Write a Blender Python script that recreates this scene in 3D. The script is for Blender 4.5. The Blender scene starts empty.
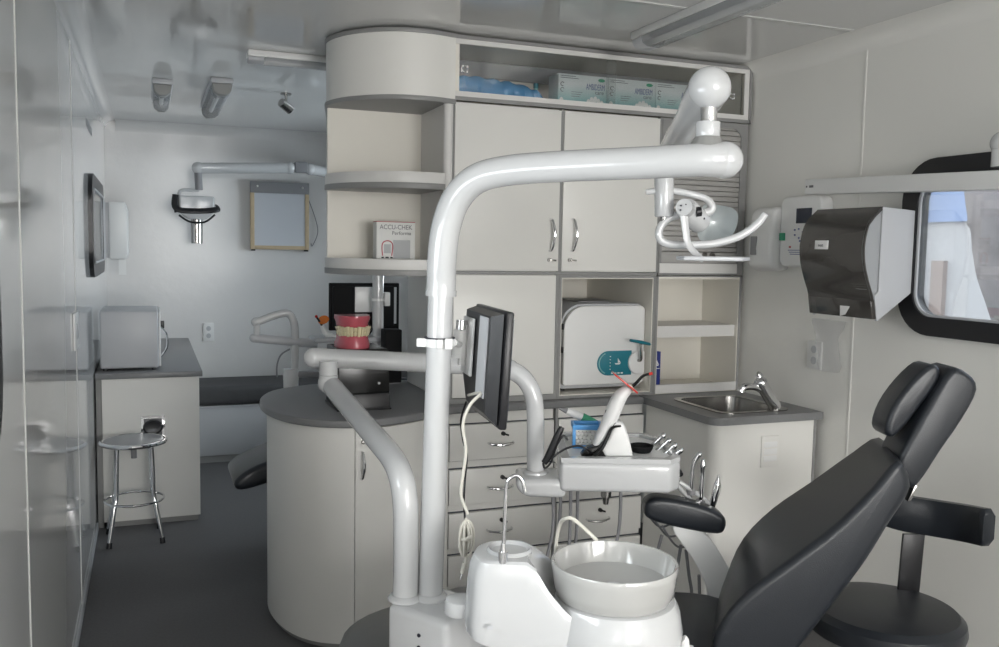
import bpy, bmesh, math, random
from mathutils import Vector, Matrix
random.seed(7)
PI = math.pi
scene = bpy.context.scene
COL = scene.collection
WOFF = {}

# ---------------------------------------------------------------- camera frame and measured points
FP, YAW, PITCH, ROLL, EYE = 893.0, .375, .0834, .0176, 1.5
cy, sy, cp, sp = math.cos(YAW), math.sin(YAW), math.cos(PITCH), math.sin(PITCH)
CF = Vector((sy*cp, cy*cp, -sp)); CR = Vector((cy, -sy, 0)); CU = CR.cross(CF)
CR, CU = CR*math.cos(ROLL)+CU*math.sin(ROLL), -CR*math.sin(ROLL)+CU*math.cos(ROLL)
UA = Vector((cy, -sy, 0)); UB = Vector((sy, cy, 0)); UZ = Vector((0, 0, 1))   # axes of the dental unit, turned in the room

def at(x, y, X=None, Y=None, Z=None, D=None, V=None):
    d = CF + CR*((x-499.5)/FP) - CU*((y-323.5)/FP)
    if X is not None: t = X/d.x
    elif Y is not None: t = Y/d.y
    elif Z is not None: t = (Z-EYE)/d.z
    elif V is not None: t = V/d.dot(UB)
    else: t = D
    return d*t + Vector((0, 0, EYE))

# ---------------------------------------------------------------- materials
MATS = {}
def mat(name, col, rough=.5, metal=0, coat=0, trans=0, alpha=1, bump=0, bscale=60, var=.04, vscale=6, emit=0, ior=1.45, spec=.5):
    m = bpy.data.materials.new(name); m.use_nodes = True
    nt = m.node_tree; b = nt.nodes['Principled BSDF']
    tc = nt.nodes.new('ShaderNodeTexCoord')
    nz = nt.nodes.new('ShaderNodeTexNoise'); nz.inputs['Scale'].default_value = vscale; nz.inputs['Detail'].default_value = 4
    nt.links.new(tc.outputs['Object'], nz.inputs['Vector'])
    mx = nt.nodes.new('ShaderNodeMix'); mx.data_type = 'RGBA'
    mx.inputs['A'].default_value = tuple(c*(1-var) for c in col)+(1,)
    mx.inputs['B'].default_value = tuple(min(1, c*(1+var)) for c in col)+(1,)
    nt.links.new(nz.outputs['Fac'], mx.inputs['Factor'])
    nt.links.new(mx.outputs['Result'], b.inputs['Base Color'])
    b.inputs['Roughness'].default_value = rough; b.inputs['Metallic'].default_value = metal
    b.inputs['Coat Weight'].default_value = coat; b.inputs['Coat Roughness'].default_value = .06
    b.inputs['Transmission Weight'].default_value = trans; b.inputs['IOR'].default_value = ior
    b.inputs['Specular IOR Level'].default_value = spec
    b.inputs['Alpha'].default_value = alpha
    if emit:
        b.inputs['Emission Color'].default_value = tuple(col)+(1,); b.inputs['Emission Strength'].default_value = emit
    if bump:
        n2 = nt.nodes.new('ShaderNodeTexNoise'); n2.inputs['Scale'].default_value = bscale; n2.inputs['Detail'].default_value = 3
        nt.links.new(tc.outputs['Object'], n2.inputs['Vector'])
        bp = nt.nodes.new('ShaderNodeBump'); bp.inputs['Strength'].default_value = bump; bp.inputs['Distance'].default_value = .01
        nt.links.new(n2.outputs['Fac'], bp.inputs['Height']); nt.links.new(bp.outputs['Normal'], b.inputs['Normal'])
    MATS[name] = m
    return m

def glassmat(name, tint, gloss=.08, rough=.02):
    m = bpy.data.materials.new(name); m.use_nodes = True; nt = m.node_tree
    nt.nodes.remove(nt.nodes['Principled BSDF']); out = nt.nodes['Material Output']
    t = nt.nodes.new('ShaderNodeBsdfTransparent'); t.inputs['Color'].default_value = tint+(1,)
    g = nt.nodes.new('ShaderNodeBsdfGlossy'); g.inputs['Roughness'].default_value = rough
    fr = nt.nodes.new('ShaderNodeFresnel'); fr.inputs['IOR'].default_value = 1.45
    ad = nt.nodes.new('ShaderNodeMath'); ad.operation = 'ADD'; ad.inputs[1].default_value = gloss-.04; ad.use_clamp = True
    mx = nt.nodes.new('ShaderNodeMixShader')
    nt.links.new(fr.outputs[0], ad.inputs[0]); nt.links.new(ad.outputs[0], mx.inputs[0])
    nt.links.new(t.outputs[0], mx.inputs[1]); nt.links.new(g.outputs[0], mx.inputs[2])
    nt.links.new(mx.outputs[0], out.inputs['Surface'])
    MATS[name] = m
    return m

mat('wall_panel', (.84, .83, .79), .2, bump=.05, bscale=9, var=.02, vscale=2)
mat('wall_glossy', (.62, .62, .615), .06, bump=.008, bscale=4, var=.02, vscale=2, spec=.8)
mat('wall_far', (.72, .71, .70), .22, bump=.12, bscale=16, var=.02, vscale=2)
mat('ceiling_panel', (.72, .72, .71), .07, bump=.012, bscale=3, var=.02, vscale=2, spec=.8)
mat('floor_vinyl', (.10, .098, .10), .6, bump=.05, bscale=300, var=.25, vscale=90)
mat('seam', (.68, .68, .665), .3)
mat('laminate', (.79, .78, .745), .33, bump=.02, bscale=120, var=.02, vscale=3)
mat('laminate_inner', (.80, .77, .70), .5, var=.02)
mat('edge_white', (.72, .71, .69), .4)
mat('edge_grey', (.27, .27, .265), .4)
mat('worktop_grey', (.21, .212, .215), .38, bump=.03, bscale=200, var=.08, vscale=150)
mat('joint_dark', (.05, .055, .07), .5)
mat('enamel', (.56, .565, .57), .16, coat=.5, var=.01)
mat('ceramic', (.47, .468, .455), .07, coat=1, var=.01)
mat('plastic_white', (.80, .80, .79), .3, var=.02)
mat('plastic_pale', (.50, .51, .53), .35, var=.02)
mat('plastic_grey', (.25, .25, .26), .35)
mat('plastic_black', (.012, .012, .014), .35, var=.1)
mat('gloss_black', (.008, .008, .008), .22)
mat('leather', (.017, .020, .025), .30, bump=.1, bscale=350, var=.1, vscale=20)
mat('leather_sheen', (.14, .142, .145), .3, bump=.08, bscale=350, var=.08, vscale=20)  # the chair leather again, its reflected sheen put into a lighter base colour
mat('cushion_grey', (.07, .07, .073), .7, bump=.3, bscale=20, var=.1)
mat('chrome', (.75, .75, .76), .08, metal=1, var=.02)
mat('steel', (.38, .37, .355), .25, metal=1, var=.05)
mat('screw', (.015, .015, .03), .4)
mat('cable_white', (.62, .60, .54), .45)
mat('cable_grey', (.20, .20, .21), .5)
mat('teal', (.02, .20, .26), .35)
mat('teal_pale', (.25, .50, .50), .5)
mat('blue_bag', (.10, .33, .62), .22, bump=.5, bscale=25, var=.3, vscale=12)
mat('blue_card', (.025, .04, .22), .4)
mat('blue_box', (.10, .33, .68), .35)
mat('card_white', (.72, .72, .70), .5)
mat('card_grey', (.42, .43, .44), .5)
mat('ink_blue', (.12, .14, .30), .5)
mat('ink_grey', (.16, .16, .17), .5)
mat('ink_red', (.40, .05, .06), .5)
mat('ink_green', (.05, .32, .18), .5)
mat('gum_pink', (.52, .10, .13), .25, coat=.4, var=.15, vscale=25)
mat('tooth', (.78, .70, .46), .2, coat=.3, var=.05)
mat('orange_shield', (.65, .17, .02), .15)
mat('red_shield', (.60, .04, .03), .2)
mat('wood_frame', (.56, .44, .29), .5, var=.15, vscale=20)
mat('film_screen', (.60, .62, .66), .35)
mat('shutter_grey', (.38, .37, .355), .4)
mat('lcd', (.02, .028, .05), .15)
mat('cotton', (.80, .79, .75), .8)
mat('brown_vent', (.10, .07, .05), .5)
mat('smoked', (.06, .055, .05), .2, coat=.5, alpha=.93, var=.1)
mat('clear_lens', (.62, .64, .66), .12, alpha=.45)
mat('clear_bag', (.55, .56, .57), .06, alpha=.2, bump=.6, bscale=35)
mat('reflector', (.72, .77, .78), .12, alpha=.92, coat=1)
mat('outside_wall', (.46, .46, .48), .8)
mat('outside_blue', (.27, .35, .55), .7)
mat('outside_brown', (.34, .28, .26), .8)
mat('bark', (.22, .20, .205), .9, bump=.6, bscale=8, var=.5, vscale=4)
mat('ground', (.42, .40, .37), .9, var=.2)
mat('matte_black', (.010, .010, .011), .75, spec=.2)
mat('cap_grey', (.30, .30, .29), .5)
mat('clear_case', (.8, .8, .82), .1, alpha=.16)
glassmat('cabinet_glass', (.94, .95, .95), .07, .08)
glassmat('window_glass', (.93, .96, .97))
M = MATS

# roughly brushed card with a teal fade for the glove boxes
def card_gradient():
    m = bpy.data.materials.new('glove_card'); m.use_nodes = True; nt = m.node_tree; b = nt.nodes['Principled BSDF']
    tc = nt.nodes.new('ShaderNodeTexCoord'); sx = nt.nodes.new('ShaderNodeSeparateXYZ')
    rmp = nt.nodes.new('ShaderNodeValToRGB')
    nt.links.new(tc.outputs['Object'], sx.inputs[0])
    mp = nt.nodes.new('ShaderNodeMapRange'); mp.inputs['From Min'].default_value = 0; mp.inputs['From Max'].default_value = .125
    nt.links.new(sx.outputs['Z'], mp.inputs['Value']); nt.links.new(mp.outputs[0], rmp.inputs[0])
    e = rmp.color_ramp.elements; e[0].color = (.12, .38, .38, 1); e[0].position = .05; e[1].color = (.62, .66, .66, 1); e[1].position = .7
    nt.links.new(rmp.outputs[0], b.inputs['Base Color']); b.inputs['Roughness'].default_value = .45
    M['glove_card'] = m
card_gradient()

# ---------------------------------------------------------------- mesh helpers
def catmull(pts, n=8, closed=False):
    P = [Vector(p) for p in pts]; out = []
    N = len(P); rng = range(N if closed else N-1)
    for i in rng:
        if closed: p0, p1, p2, p3 = P[(i-1) % N], P[i], P[(i+1) % N], P[(i+2) % N]
        else: p0, p1, p2, p3 = P[max(i-1, 0)], P[i], P[i+1], P[min(i+2, N-1)]
        for k in range(n):
            t = k/n
            out.append(.5*((2*p1)+(p2-p0)*t+(2*p0-5*p1+4*p2-p3)*t*t+(3*p1-p0-3*p2+p3)*t**3))
    if not closed: out.append(P[-1])
    return out

def rrect(x0, x1, y0, y1, r, n=6):
    if not isinstance(r, (tuple, list)): r = (r,)*4
    pts = []
    for (cx, cyy, a0, rr) in ((x1, y1, 0, r[0]), (x0, y1, 90, r[1]), (x0, y0, 180, r[2]), (x1, y0, 270, r[3])):
        sx = 1 if cx == x1 else -1; s2 = 1 if cyy == y1 else -1
        ox, oy = cx-sx*rr, cyy-s2*rr
        for k in range(n+1):
            a = math.radians(a0+90*k/n); pts.append((ox+rr*math.cos(a), oy+rr*math.sin(a)))
    return pts

class MB:
    def __init__(s): s.bm = bmesh.new()
    def _bev(s, faces, w, seg=3, ang=25):
        es = set()
        for f in faces:
            for e in f.edges:
                if len(e.link_faces) == 2 and e.calc_face_angle(0) > math.radians(ang): es.add(e)
        if es and w > 0: bmesh.ops.bevel(s.bm, geom=list(es), offset=w, segments=seg, profile=.5, affect='EDGES', clamp_overlap=True)
    def solid(s, pts, vec, bev=0, seg=3):
        vec = Vector(vec); a = [s.bm.verts.new(Vector(p)) for p in pts]; b = [s.bm.verts.new(Vector(p)+vec) for p in pts]
        fs = [s.bm.faces.new(a), s.bm.faces.new(list(reversed(b)))]
        n = len(a)
        for i in range(n): fs.append(s.bm.faces.new([a[i], b[i], b[(i+1) % n], a[(i+1) % n]][::-1]))
        bmesh.ops.recalc_face_normals(s.bm, faces=fs)
        s._bev(fs, bev, seg)
        return s
    def box(s, x0, x1, y0, y1, z0, z1, bev=0, seg=2):
        return s.solid([(x0, y0, z0), (x1, y0, z0), (x1, y1, z0), (x0, y1, z0)], (0, 0, z1-z0), bev, seg)
    def obox(s, c, ax, ay, az, bev=0, seg=2):        # centre and three half axes
        c, ax, ay, az = Vector(c), Vector(ax), Vector(ay), Vector(az)
        return s.solid([c-ax-ay-az, c+ax-ay-az, c+ax+ay-az, c-ax+ay-az], az*2, bev, seg)
    def tube(s, pts, r, n=14, smooth=0, closed=False, flat=1.0):
        P = catmull(pts, smooth, closed) if smooth else [Vector(p) for p in pts]
        N = len(P)
        if isinstance(r, (list, tuple)):
            R = []
            for i in range(N):
                t = i/(N-1)*(len(r)-1); k = min(int(t), len(r)-2); R.append(r[k]+(r[k+1]-r[k])*(t-k))
        else: R = [r]*N
        T = []
        for i in range(N):
            if closed: d = P[(i+1) % N]-P[(i-1) % N]
            else: d = P[min(i+1, N-1)]-P[max(i-1, 0)]
            T.append(d.normalized())
        up = Vector((0, 0, 1)) if abs(T[0].z) < .9 else Vector((0, 1, 0))
        u = T[0].cross(up).normalized(); rings = []
        for i in range(N):
            u = (u - T[i]*u.dot(T[i])).normalized(); v = T[i].cross(u)
            rings.append([s.bm.verts.new(P[i]+(u*math.cos(2*PI*k/n)+v*math.sin(2*PI*k/n)*flat)*R[i]) for k in range(n)])
        for i in range(N if closed else N-1):
            A, B = rings[i], rings[(i+1) % N]
            for k in range(n): s.bm.faces.new([A[k], A[(k+1) % n], B[(k+1) % n], B[k]])
        if not closed:
            s.bm.faces.new(rings[0][::-1]); s.bm.faces.new(rings[-1])
        return s
    def cyl(s, p, q, r, r2=None, n=24, bev=0):
        p, q = Vector(p), Vector(q); d = (q-p).normalized()
        if bev:
            r2 = r if r2 is None else r2
            return s.tube([p, p+d*.0001, p+d*bev, q-d*bev, q-d*.0001, q], [r-bev, r-bev*.9, r, r2, r2-bev*.9, r2-bev][0:6] and 0 or r, n) if False else s.lathe([(0, 0), (r-bev, 0), (r-bev*.3, bev*.3), (r, bev), (r2, (q-p).length-bev), (r2-bev*.3, (q-p).length-bev*.3), (r2-bev, (q-p).length), (0, (q-p).length)], p, d, n)
        return s.tube([p, q], [r, r if r2 is None else r2], n)
    def lathe(s, prof, c, axis=(0, 0, 1), n=32, sx=1, sy_=1):
        c = Vector(c); ax = Vector(axis).normalized()
        up = Vector((0, 1, 0)) if abs(ax.z) > .9 else Vector((0, 0, 1))
        u = up.cross(ax).normalized(); v = ax.cross(u); rings = []
        for (r, z) in prof:
            if r < 1e-6: rings.append([s.bm.verts.new(c+ax*z)])
            else: rings.append([s.bm.verts.new(c+ax*z+u*math.cos(2*PI*k/n)*r*sx+v*math.sin(2*PI*k/n)*r*sy_) for k in range(n)])
        fs = []
        for A, B in zip(rings[:-1], rings[1:]):
            if len(A) == 1 and len(B) == 1: continue
            for k in range(n):
                k2 = (k+1) % n
                if len(A) == 1: fs.append(s.bm.faces.new([A[0], B[k2], B[k]]))
                elif len(B) == 1: fs.append(s.bm.faces.new([A[k], A[k2], B[0]]))
                else: fs.append(s.bm.faces.new([A[k], A[k2], B[k2], B[k]]))
        bmesh.ops.recalc_face_normals(s.bm, faces=fs)
        return s
    def sph(s, c, r, sc=(1, 1, 1), n=24):
        ax = [Vector((1, 0, 0)), Vector((0, 1, 0)), Vector((0, 0, 1))]
        m = Matrix.Translation(Vector(c)) @ Matrix.Diagonal((r*sc[0], r*sc[1], r*sc[2], 1))
        bmesh.ops.create_uvsphere(s.bm, u_segments=n, v_segments=n//2, radius=1, matrix=m)
        return s
    def strip(s, pts2, z0, z1, t):                   # a curved upright panel, t is the inward offset
        n = len(pts2); inn = []
        for i in range(n):
            a, b = Vector(pts2[max(i-1, 0)]), Vector(pts2[min(i+1, n-1)]); d = (b-a).normalized()
            inn.append(Vector(pts2[i])+Vector((d.y, -d.x))*t)
        rings = []
        for i in range(n):
            o = pts2[i]; q = inn[i]
            rings.append([s.bm.verts.new(v) for v in ((o[0], o[1], z0), (o[0], o[1], z1), (q[0], q[1], z1), (q[0], q[1], z0))])
        fs = [s.bm.faces.new(rings[0]), s.bm.faces.new(rings[-1][::-1])]
        for A, B in zip(rings[:-1], rings[1:]):
            for k in range(4): fs.append(s.bm.faces.new([A[k], B[k], B[(k+1) % 4], A[(k+1) % 4]]))
        bmesh.ops.recalc_face_normals(s.bm, faces=fs)
        return s
    def slab(s, pts2, z0, z1, bev=0, seg=2):
        return s.solid([(p[0], p[1], z0) for p in pts2], (0, 0, z1-z0), bev, seg)
    def rring(s, outer, inner, f, vec):              # frame between two outlines with equal point counts
        vec = Vector(vec); n = len(outer); fs = []
        A = [s.bm.verts.new(f(*p)) for p in outer]; B = [s.bm.verts.new(f(*p)) for p in inner]
        C = [s.bm.verts.new(Vector(f(*p))+vec) for p in outer]; D = [s.bm.verts.new(Vector(f(*p))+vec) for p in inner]
        for i in range(n):
            j = (i+1) % n
            for q in ([A[i], A[j], B[j], B[i]], [C[i], D[i], D[j], C[j]], [A[i], C[i], C[j], A[j]], [B[i], B[j], D[j], D[i]]):
                fs.append(s.bm.faces.new(q))
        bmesh.ops.recalc_face_normals(s.bm, faces=fs)
        return s

def wof(o):
    return WOFF.get(o.name, Vector((0, 0, 0))) if o else Vector((0, 0, 0))
def thing(name, label, cat, loc=(0, 0, 0), group=None):
    o = bpy.data.objects.new(name, None); COL.objects.link(o); o.location = loc; o.empty_display_size = .05
    o['label'] = label; o['category'] = cat
    if group: o['group'] = group
    WOFF[o.name] = Vector(loc)
    return o
def tag(o, label, cat, group=None, kind=None):
    o['label'] = label; o['category'] = cat
    if group: o['group'] = group
    if kind: o['kind'] = kind
    return o
def obj(name, mb, m, parent=None, loc=None, label=None, ang=35):
    bm = mb.bm
    off = wof(parent) if parent else Vector(loc if loc else (0, 0, 0))
    if off.length: bmesh.ops.translate(bm, vec=-off, verts=bm.verts)
    for f in bm.faces: f.smooth = True
    for e in bm.edges:
        if len(e.link_faces) != 2 or e.calc_face_angle(0) > math.radians(ang): e.smooth = False
    me = bpy.data.meshes.new(name); bm.to_mesh(me); bm.free()
    me.materials.append(M[m])
    o = bpy.data.objects.new(name, me); COL.objects.link(o)
    if parent: o.parent = parent
    else: o.location = off
    WOFF[o.name] = off
    if label: o['label'] = label
    return o
def struct(name, mb, m, parent=None):
    o = obj(name, mb, m, parent)
    if not parent: o['kind'] = 'structure'
    return o
def text(name, body, size, origin, xdir, ydir, m, parent, ex=.0004, bold=0, wide=1.0):
    cu = bpy.data.curves.new(name, 'FONT'); cu.body = body; cu.size = size; cu.extrude = ex; cu.offset = bold
    t = bpy.data.objects.new('tmp', cu); COL.objects.link(t)
    dg = bpy.context.evaluated_depsgraph_get(); dg.update()
    me = bpy.data.meshes.new_from_object(t.evaluated_get(dg)); bpy.data.objects.remove(t)
    xd, yd = Vector(xdir).normalized(), Vector(ydir).normalized(); zd = xd.cross(yd)
    mt = Matrix((xd*wide, yd, zd)).transposed().to_4x4(); mt.translation = Vector(origin)-wof(parent)
    me.transform(mt); me.materials.clear(); me.materials.append(M[m])
    o = bpy.data.objects.new(name, me); COL.objects.link(o); o.parent = parent; WOFF[o.name] = wof(parent)
    return o
def children(o): return [c for c in bpy.data.objects if c.parent == o]
def dup(o, parent=None):
    kids = children(o)
    c = o.copy(); COL.objects.link(c); c.parent = parent; WOFF[c.name] = wof(o)
    for k in kids: dup(k, c)
    return c
def bow(mb, p, q, out, r=.004):                      # bow handle between p and q, bulging by out
    p, q, out = Vector(p), Vector(q), Vector(out); m_ = (p+q)/2
    mb.tube([p, p+out*.55+(m_-p)*.12, m_+out, q+out*.55+(m_-q)*.12, q], [r*.9, r*1.1, r*1.4, r*1.1, r*.9], 10, 6)
    return mb

# ================================================================ THE ROOM
XL, XR, YB, YF, ZC = -.27, 2.53, -3.4, 6.8, 2.335
def wall_boxes(a0, a1, z0, z1, holes, f):
    mb = MB(); cuts = sorted(set([a0, a1]+[h[0] for h in holes]+[h[1] for h in holes]))
    zs = sorted(set([z0, z1]+[h[2] for h in holes]+[h[3] for h in holes]))
    for i in range(len(cuts)-1):
        for j in range(len(zs)-1):
            c, z = (cuts[i]+cuts[i+1])/2, (zs[j]+zs[j+1])/2
            if any(h[0] < c < h[1] and h[2] < z < h[3] for h in holes): continue
            f(mb, cuts[i], cuts[i+1], zs[j], zs[j+1])
    bmesh.ops.remove_doubles(mb.bm, verts=mb.bm.verts, dist=1e-5)
    return mb
WL = [(.6, 1.68, 1.18, 1.64), (4.84, 6.02, 1.36, 1.80)]
WR = [(1.1, 2.42, 1.262, 1.80), (4.7, 5.9, 1.2, 1.85), (-1.7, -.2, 1.1, 1.85)]  # only the first is seen; the other two are added to let light in
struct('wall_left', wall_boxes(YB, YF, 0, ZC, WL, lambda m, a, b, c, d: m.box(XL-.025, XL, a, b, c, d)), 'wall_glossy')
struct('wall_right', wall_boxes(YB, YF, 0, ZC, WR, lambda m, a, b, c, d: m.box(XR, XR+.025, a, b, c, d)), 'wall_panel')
struct('wall_far', MB().box(XL-.06, XR+.06, YF, YF+.06, 0, ZC), 'wall_far')
struct('wall_near', wall_boxes(XL, XR, 0, ZC, [(.15, 2.15, .8, 2.1)], lambda m, a, b, c, d: m.box(a, b, YB-.06, YB, c, d)), 'wall_panel')
struct('floor', MB().box(XL-.06, XR+.06, YB-.06, YF+.06, -.06, 0), 'floor_vinyl')
struct('ceiling', MB().box(XL-.06, XR+.06, YB-.06, YF+.06, ZC, ZC+.06), 'ceiling_panel')
# rounded coves
def cove(pts_dir, m, name):
    p0, p1, ix, r = pts_dir
    mb = MB(); c = [(0, 0)]+[(r-r*math.sin(a), r-r*math.cos(a)) for a in [PI/2*k/6 for k in range(7)]]
    P = [Vector(p0)+Vector(ix)*a[0]+Vector((0, 0, -1))*a[1] for a in c]
    struct(name, mb.solid(P, Vector(p1)-Vector(p0)), m)
cove(((XR, YB, ZC), (XR, YF, ZC), (-1, 0, 0), .07), 'wall_panel', 'trim_1')
cove(((XL, YB, ZC), (XL, YF, ZC), (1, 0, 0), .07), 'wall_glossy', 'trim_2')
cove(((XL+.07, YF, ZC), (XR-.07, YF, ZC), (0, -1, 0), .07), 'wall_far', 'trim_3')
struct('baseboard_left', MB().box(XL, XL+.008, YB, 5.0, 0, .04, .002), 'plastic_pale')
struct('baseboard_right', MB().box(XR-.008, XR, YB, 2.75, 0, .04, .002), 'plastic_pale')
n = 4
for y in (-.2, 1.05, 2.29, 3.87): struct('trim_%d' % n, MB().box(XL, XL+.002, y-.005, y+.005, .04, 2.27, .0008), 'seam'); n += 1
for y in (2.70, 1.48): struct('trim_%d' % n, MB().box(XR-.002, XR, y-.006, y+.006, .05, 2.27, .0008), 'wall_panel'); n += 1
struct('trim_%d' % n, MB().box(.972, .983, YF-.001, YF, 0, 2.27), 'seam'); n += 1
struct('trim_%d' % n, MB().box(XL+.07, XR-.07, 2.69, 2.705, ZC-.003, ZC, .001), 'seam'); n += 1

def window(idx, side, y0, y1, z0, z1, wide=.075, fd=.035):
    X = XL if side < 0 else XR
    f = lambda a, b: Vector((X, a, b))
    # the frame sits proud of the wall and lines the opening
    mb = MB().rring(rrect(y0-wide+.03, y1+wide-.03, z0-wide+.03, z1+wide-.03, .14, 8), rrect(y0+.03, y1-.03, z0+.03, z1-.03, .08, 8), f, (-side*fd, 0, 0))
    mb.rring(rrect(y0+.005, y1-.005, z0+.005, z1-.005, .03, 8), rrect(y0+.03, y1-.03, z0+.03, z1-.03, .08, 8), f, (side*.022, 0, 0))
    fr = struct('window_%d' % idx, mb, 'plastic_black')
    mb = MB().rring(rrect(y0+.03, y1-.03, z0+.03, z1-.03, .08, 8), rrect(y0+.038, y1-.038, z0+.038, z1-.038, .074, 8), lambda a, b: Vector((X-side*.018, a, b)), (-side*.008, 0, 0))
    struct('window_seal', mb, 'plastic_pale', fr)
    mb = MB().solid([(X-side*.016, a, b) for a, b in rrect(y0+.031, y1-.031, z0+.031, z1-.031, .079, 8)], (side*.004, 0, 0))
    struct('window_pane', mb, 'window_glass', fr)
    return fr
window(1, 1, *WR[0], wide=.065)
window(2, -1, *WL[1], wide=.07, fd=.02)
window(3, -1, *WL[0])
window(4, 1, *WR[1])  # unseen back-room window, added for cool light on the far wall
window(5, 1, *WR[2])  # unseen window behind the camera, added for more light from the right
w1 = bpy.data.objects['window_1']
struct('window_rail', MB().box(XR-.034, XR-.018, 1.2, 2.3, 1.745, 1.775, .004), 'plastic_black', w1)

# outside, seen through the right-hand window
struct('ground', MB().box(-14, 20, -14, 20, -.75, -.65), 'ground')
bh = thing('building', 'pale rendered building with a blue upper storey outside the window', 'building', (9.0, 6.0, -.65))
obj('wall', MB().box(9.0, 9.4, -6, 16, -.65, 1.92), 'outside_wall', bh)
obj('upper_wall', MB().box(8.95, 9.4, -6, 16, 1.92, 4.2), 'outside_blue', bh, label='pale blue painted upper wall')
obj('pilaster', MB().box(8.93, 9.0, 8.1, 8.28, -.65, 1.45), 'outside_brown', bh)
tr = thing('tree', 'grey mottled tree trunk outside the right-hand window', 'tree', (5.2, 3.85, -.65))
mb = MB().tube([(5.2, 4.05, -.65), (5.2, 4.03, .5), (5.2, 4.0, 1.0), (5.2, 4.04, 1.25), (5.2, 4.12, 1.5), (5.2, 4.1, 1.75), (5.2, 4.2, 2.2), (5.2, 4.1, 3.4)], [.34, .27, .22, .25, .27, .34, .3, .2], 18, 6)
mb.tube([(5.2, 4.25, 1.75), (5.25, 4.5, 2.15), (5.3, 4.8, 2.9)], [.2, .14, .08], 12, 5)
obj('trunk', mb, 'bark', tr)

# ================================================================ TOWER OF WALL CABINETS
YT, YK = 3.385, 4.03                                  # front face, back
XA, XB_, XC, XD = 1.125, 1.597, 2.065, 2.515
T = .016
ZB, Z2, Z1, ZT = .872, 1.403, 2.084, 2.328
def carcass(mb, x0, x1, z0, z1, y0, y1, t=T, back=True, top=True, bottom=True, left=True, right=True):
    if left: mb.box(x0, x0+t, y0, y1, z0, z1)
    if right: mb.box(x1-t, x1, y0, y1, z0, z1)
    if top: mb.box(x0+t, x1-t, y0, y1, z1-t, z1)
    if bottom: mb.box(x0+t, x1-t, y0, y1, z0, z0+t)
    if back: mb.box(x0+t, x1-t, y1-t, y1, z0+t, z1-t)
    return mb
def edging(mb, x0, x1, z0, z1, w=.009, y=YT-.002):
    f = lambda a, b: Vector((a, y, b))
    return mb.rring([(x0, z0), (x1, z0), (x1, z1), (x0, z1)], [(x0+w, z0+w), (x1-w, z0+w), (x1-w, z1-w), (x0+w, z1-w)], f, (0, .003, 0))

# open top shelf unit
u = thing('open_shelf_cabinet', 'long open shelf unit under the ceiling holding glove boxes and a blue bag', 'cabinet', (XA, YT, Z1))
obj('carcass', carcass(MB(), XA, XD, Z1, ZT, YT+.001, YT+.36, .02), 'laminate_inner', u)
mb = MB(); mb.box(XA, XD, YT-.006, YT, Z1+.009, Z1+.030); mb.box(XA, XD-.004, YT-.006, YT, ZT-.032, ZT-.013); mb.box(XD-.03, XD-.006, YT-.006, YT, Z1+.03, ZT-.032)
obj('front_edge', mb, 'edge_white', u)
mb = MB(); mb.box(XA, XD, YT-.012, YT, ZT-.013, ZT); mb.box(XA, XD, YT-.012, YT, Z1-.006, Z1+.009); mb.box(XD-.006, XD+.006, YT-.012, YT, Z1-.006, ZT)
obj('grey_edging', mb, 'edge_grey', u, label='grey edging strip')
gxm = (XA+XD)/2
for (a, b, yy) in ((XA+.022, gxm+.02, .004), (gxm-.02, XD-.034, .010)):
    gd = obj('sliding_glass', MB().box(a, b, YT+yy, YT+yy+.004, Z1+.031, ZT-.033), 'cabinet_glass', u)
    p = at(465, 69, Y=YT) if yy < .006 else at(733, 96, Y=YT)
    k = MB(); c = Vector((p.x, YT+yy-.0005, p.z))
    for q in range(4): k.sph(c+Vector((math.cos(q*1.57+.7)*.0135, -.004, math.sin(q*1.57+.7)*.0135)), .006, n=10)
    obj('finger_pull', k.tube([c+Vector((.013*math.cos(t), -.002, .013*math.sin(t))) for t in [2*PI*j/16 for j in range(16)]], .003, 6, closed=True), 'chrome', gd)
obj('rear_rail', MB().box(XA+.03, XD-.03, YT+.30, YT+.33, 2.235, 2.30), 'plastic_grey', u)

# double door cabinet
u = thing('double_door_cabinet', 'white wall cabinet with two doors and chrome bow handles', 'cabinet', (XA, YT, Z2))
obj('carcass', carcass(MB(), XA, XC, Z2, Z1-.008, YT+.02, YK), 'laminate', u)
mb = MB(); mb.box(XA, XC, YT-.003, YT+.02, Z2-.006, Z2+.006); mb.box(XB_-.007, XB_+.007, YT-.001, YT+.02, Z2+.006, Z1-.008)
mb.box(XC-.005, XC+.006, YT-.002, YT+.02, Z2+.006, Z1-.008); mb.box(XA-.003, XA+.003, YT+.002, YT+.02, Z2+.006, Z1-.008)
obj('grey_edging', mb, 'edge_grey', u, label='grey edging strip')
for (x0, x1, hx, lx) in ((XA+.004, XB_-.008, 550, 549), (XB_+.008, XC-.006, 572, 569.5)):
    d = obj('door', MB().box(x0, x1, YT-.004, YT+.016, Z2+.008, Z1-.014, .0015), 'laminate', u)
    p, q = at(hx, 219, Y=YT-.004), at(hx-1, 251, Y=YT-.004)
    obj('handle', bow(MB(), p, q, Vector((.012, -.03, 0)), .0042), 'chrome', d)
    p = at(lx, 260, Y=YT-.004); k = MB().cyl(p, p+Vector((0, -.012, 0)), .009, .008, 14)
    k.obox(p+Vector((.012, -.016, -.001)), (.014, 0, -.001), (0, .002, 0), (0, 0, .0035), .001)
    obj('lock', k, 'steel', d)

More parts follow.
